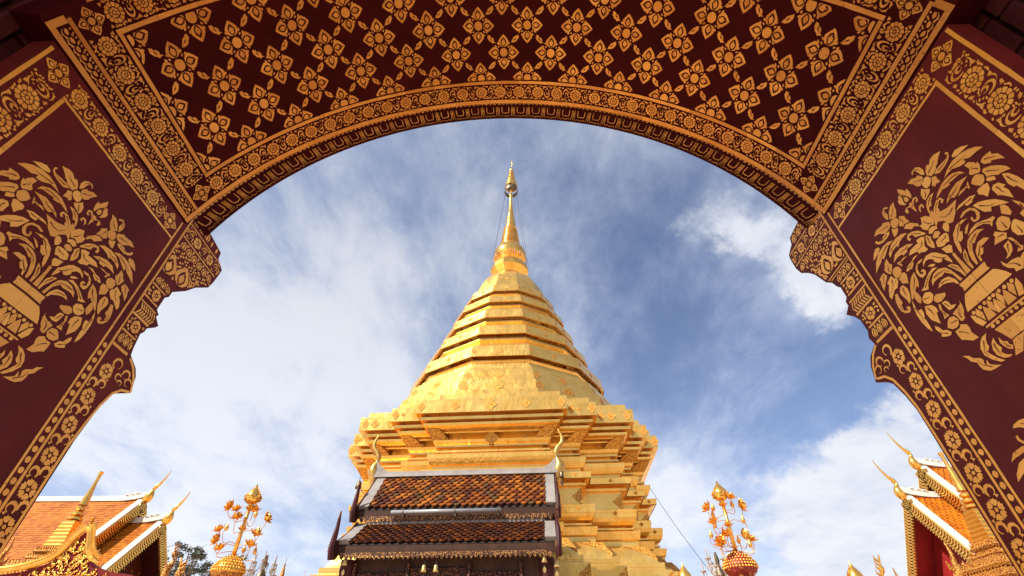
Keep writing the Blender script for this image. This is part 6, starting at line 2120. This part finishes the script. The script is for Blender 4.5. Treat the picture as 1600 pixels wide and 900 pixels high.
post('bud_finial', 'golden lotus bud finial against the lower right edge of the stupa', 'finial', 2.74, 9.0, budtip(3.27, 0.30), M['gold_smooth'])
post('bud_finial', 'golden lotus bud finial standing alone against the sky, near the right hall', 'finial', 5.50, 9.0, budtip(3.28, 0.30), M['gold_smooth'])
z = 3.36
post('spire_finial', 'ribbed golden spire finial left of the shrine, the taller of the pair', 'finial', -3.91, 9.0, [(0.075, z - 0.62)] + [(0.085 - 0.0085 * k - (0.014 if j else 0), z - 0.55 + 0.055 * k + (0.03 if j else 0)) for k in range(9) for j in (0, 1)] + [(0.004, z)], M['gold_fine'])
z = 3.17
post('spire_finial', 'small golden spire finial left of the shrine, close to its eave horns', 'finial', -3.53, 9.0, [(0.065, z - 0.5)] + [(0.07 - 0.007 * k - (0.012 if j else 0), z - 0.45 + 0.045 * k + (0.025 if j else 0)) for k in range(9) for j in (0, 1)] + [(0.004, z)], M['gold_fine'])


def flame(label, x, y, z, s, mat, lean):
    t = thing('flame_finial', label, 'finial', (x, y, 0))
    m = MB()
    path = bez([(x, y, z - 0.75 * s), (x + lean * 0.10 * s, y, z - 0.55 * s), (x + lean * 0.03 * s, y, z - 0.34 * s), (x + lean * 0.0 * s, y, z - 0.18 * s), (x - lean * 0.05 * s, y, z)], 20)
    n = len(path)
    m.tube(path, [(0.10 * (1 - k / n) * (0.8 + 0.4 * math.sin(k * 0.8)) + 0.006) * s for k in range(n)], 8)
    for k in range(3, n - 4, 3):
        m.tube([path[k], path[k] + Vector((lean * 0.10 * s, 0, 0.07 * s)), path[k] + Vector((lean * 0.11 * s, 0, 0.15 * s))], [0.035 * s, 0.025 * s, 0.004], 5)
    m.build('flame', M[mat], t, smooth=40)
    m = MB()
    m.lathe([(0.16, 0), (0.16, 0.2), (0.08, 0.26), (0.07, 1.2), (0.08 * s + 0.01, z - 0.70 * s)], 14, (x, y, 0))
    m.build('post', M['gold_fine'], t, smooth=40)
    return t


flame('golden flame finial standing between the right bud finial and the right hall', 6.0, 9.0, 3.38, 0.62, 'gold_smooth', -1)
flame('slim golden flame finial in front of the tree, right of the left hall', -5.68, 9.0, 3.38, 0.70, 'gold_fine', 1)
flame('short dark-gold flame finial against the right edge of the left hall gable', -6.02, 9.2, 3.66, 0.55, 'gold_dark', 1)


# ------------------------------------------------------------------ tree beyond the left hall
def tree(x, y, h):
    rnd = random.Random(11)
    t = thing('tree', 'thin dark-leaved tree showing between the left hall and the lotus tree', 'tree', (x, y, 0))
    m = MB()
    m.tube([(x, y, 0), (x + 0.1, y, 2.0), (x - 0.1, y, 4.2), (x + 0.05, y, 5.4)], [0.26, 0.20, 0.15, 0.10], 10)
    tips = []
    for k in range(26):
        a = 2 * PI * k / 26 + rnd.uniform(-.2, .2)
        r = rnd.uniform(0.6, 3.6)
        z1 = h - 0.20 - 0.17 * r + rnd.uniform(-0.6, 0.12)
        b = Vector((x, y, rnd.uniform(3.6, 5.4)))
        e = Vector((x + r * math.cos(a), y + r * math.sin(a), z1))
        path = bez([b, b.lerp(e, 0.4) + Vector((0, 0, 0.2)), b.lerp(e, 0.75), e], 12)
        m.tube(path, [0.075 * (1 - i / len(path)) + 0.012 for i in range(len(path))], 6)
        for q in range(4):
            s = path[int(len(path) * (0.5 + 0.12 * q))]
            e2 = s + Vector((rnd.uniform(-.75, .75), rnd.uniform(-.75, .75), rnd.uniform(0.05, 0.55)))
            m.tube([s, s.lerp(e2, 0.5) + Vector((0, 0, 0.05)), e2], [0.022, 0.015, 0.006], 5)
            tips.append(e2)
        tips.append(e)
    m.build('trunk', M['bark'], t, smooth=True)
    m = MB()
    for c in tips:
        if rnd.random() < 0.30:
            continue
        R0 = rnd.uniform(0.14, 0.34)
        for k in range(int(80 * R0 / 0.3)):
            d = Vector((rnd.gauss(0, 1), rnd.gauss(0, 1), rnd.gauss(0, 0.55)))
            d = d.normalized() * R0 * rnd.random() ** 0.5
            p = c + d
            s = rnd.uniform(0.05, 0.10)
            u = Vector((rnd.gauss(0, 1), rnd.gauss(0, 1), rnd.gauss(0, 0.6))).normalized()
            w = u.cross(Vector((rnd.gauss(0, 1), rnd.gauss(0, 1), rnd.gauss(0, 1)))).normalized()
            m.face([p - u * s, p + w * s * 0.42, p + u * s, p - w * s * 0.42])
    m.build('crown', M['foliage'], t, fix=False)


tree(-18.55, 30.0, 8.05)

# cable stayed from the stupa down to the right
m = MB()
a, b = Vector((3.74, 14.0, 6.10)), Vector((3.62, 9.2, 2.6))
pts = []
for k in range(21):
    q = k / 20
    p = a.lerp(b, q)
    p.z -= 0.12 * math.sin(PI * q)
    pts.append(p)
m.tube(pts, 0.006, 5)
c = m.build('cable', M['wire'])
tag(c, 'thin grey cable slanting down from the right corner of the stupa', 'cable')
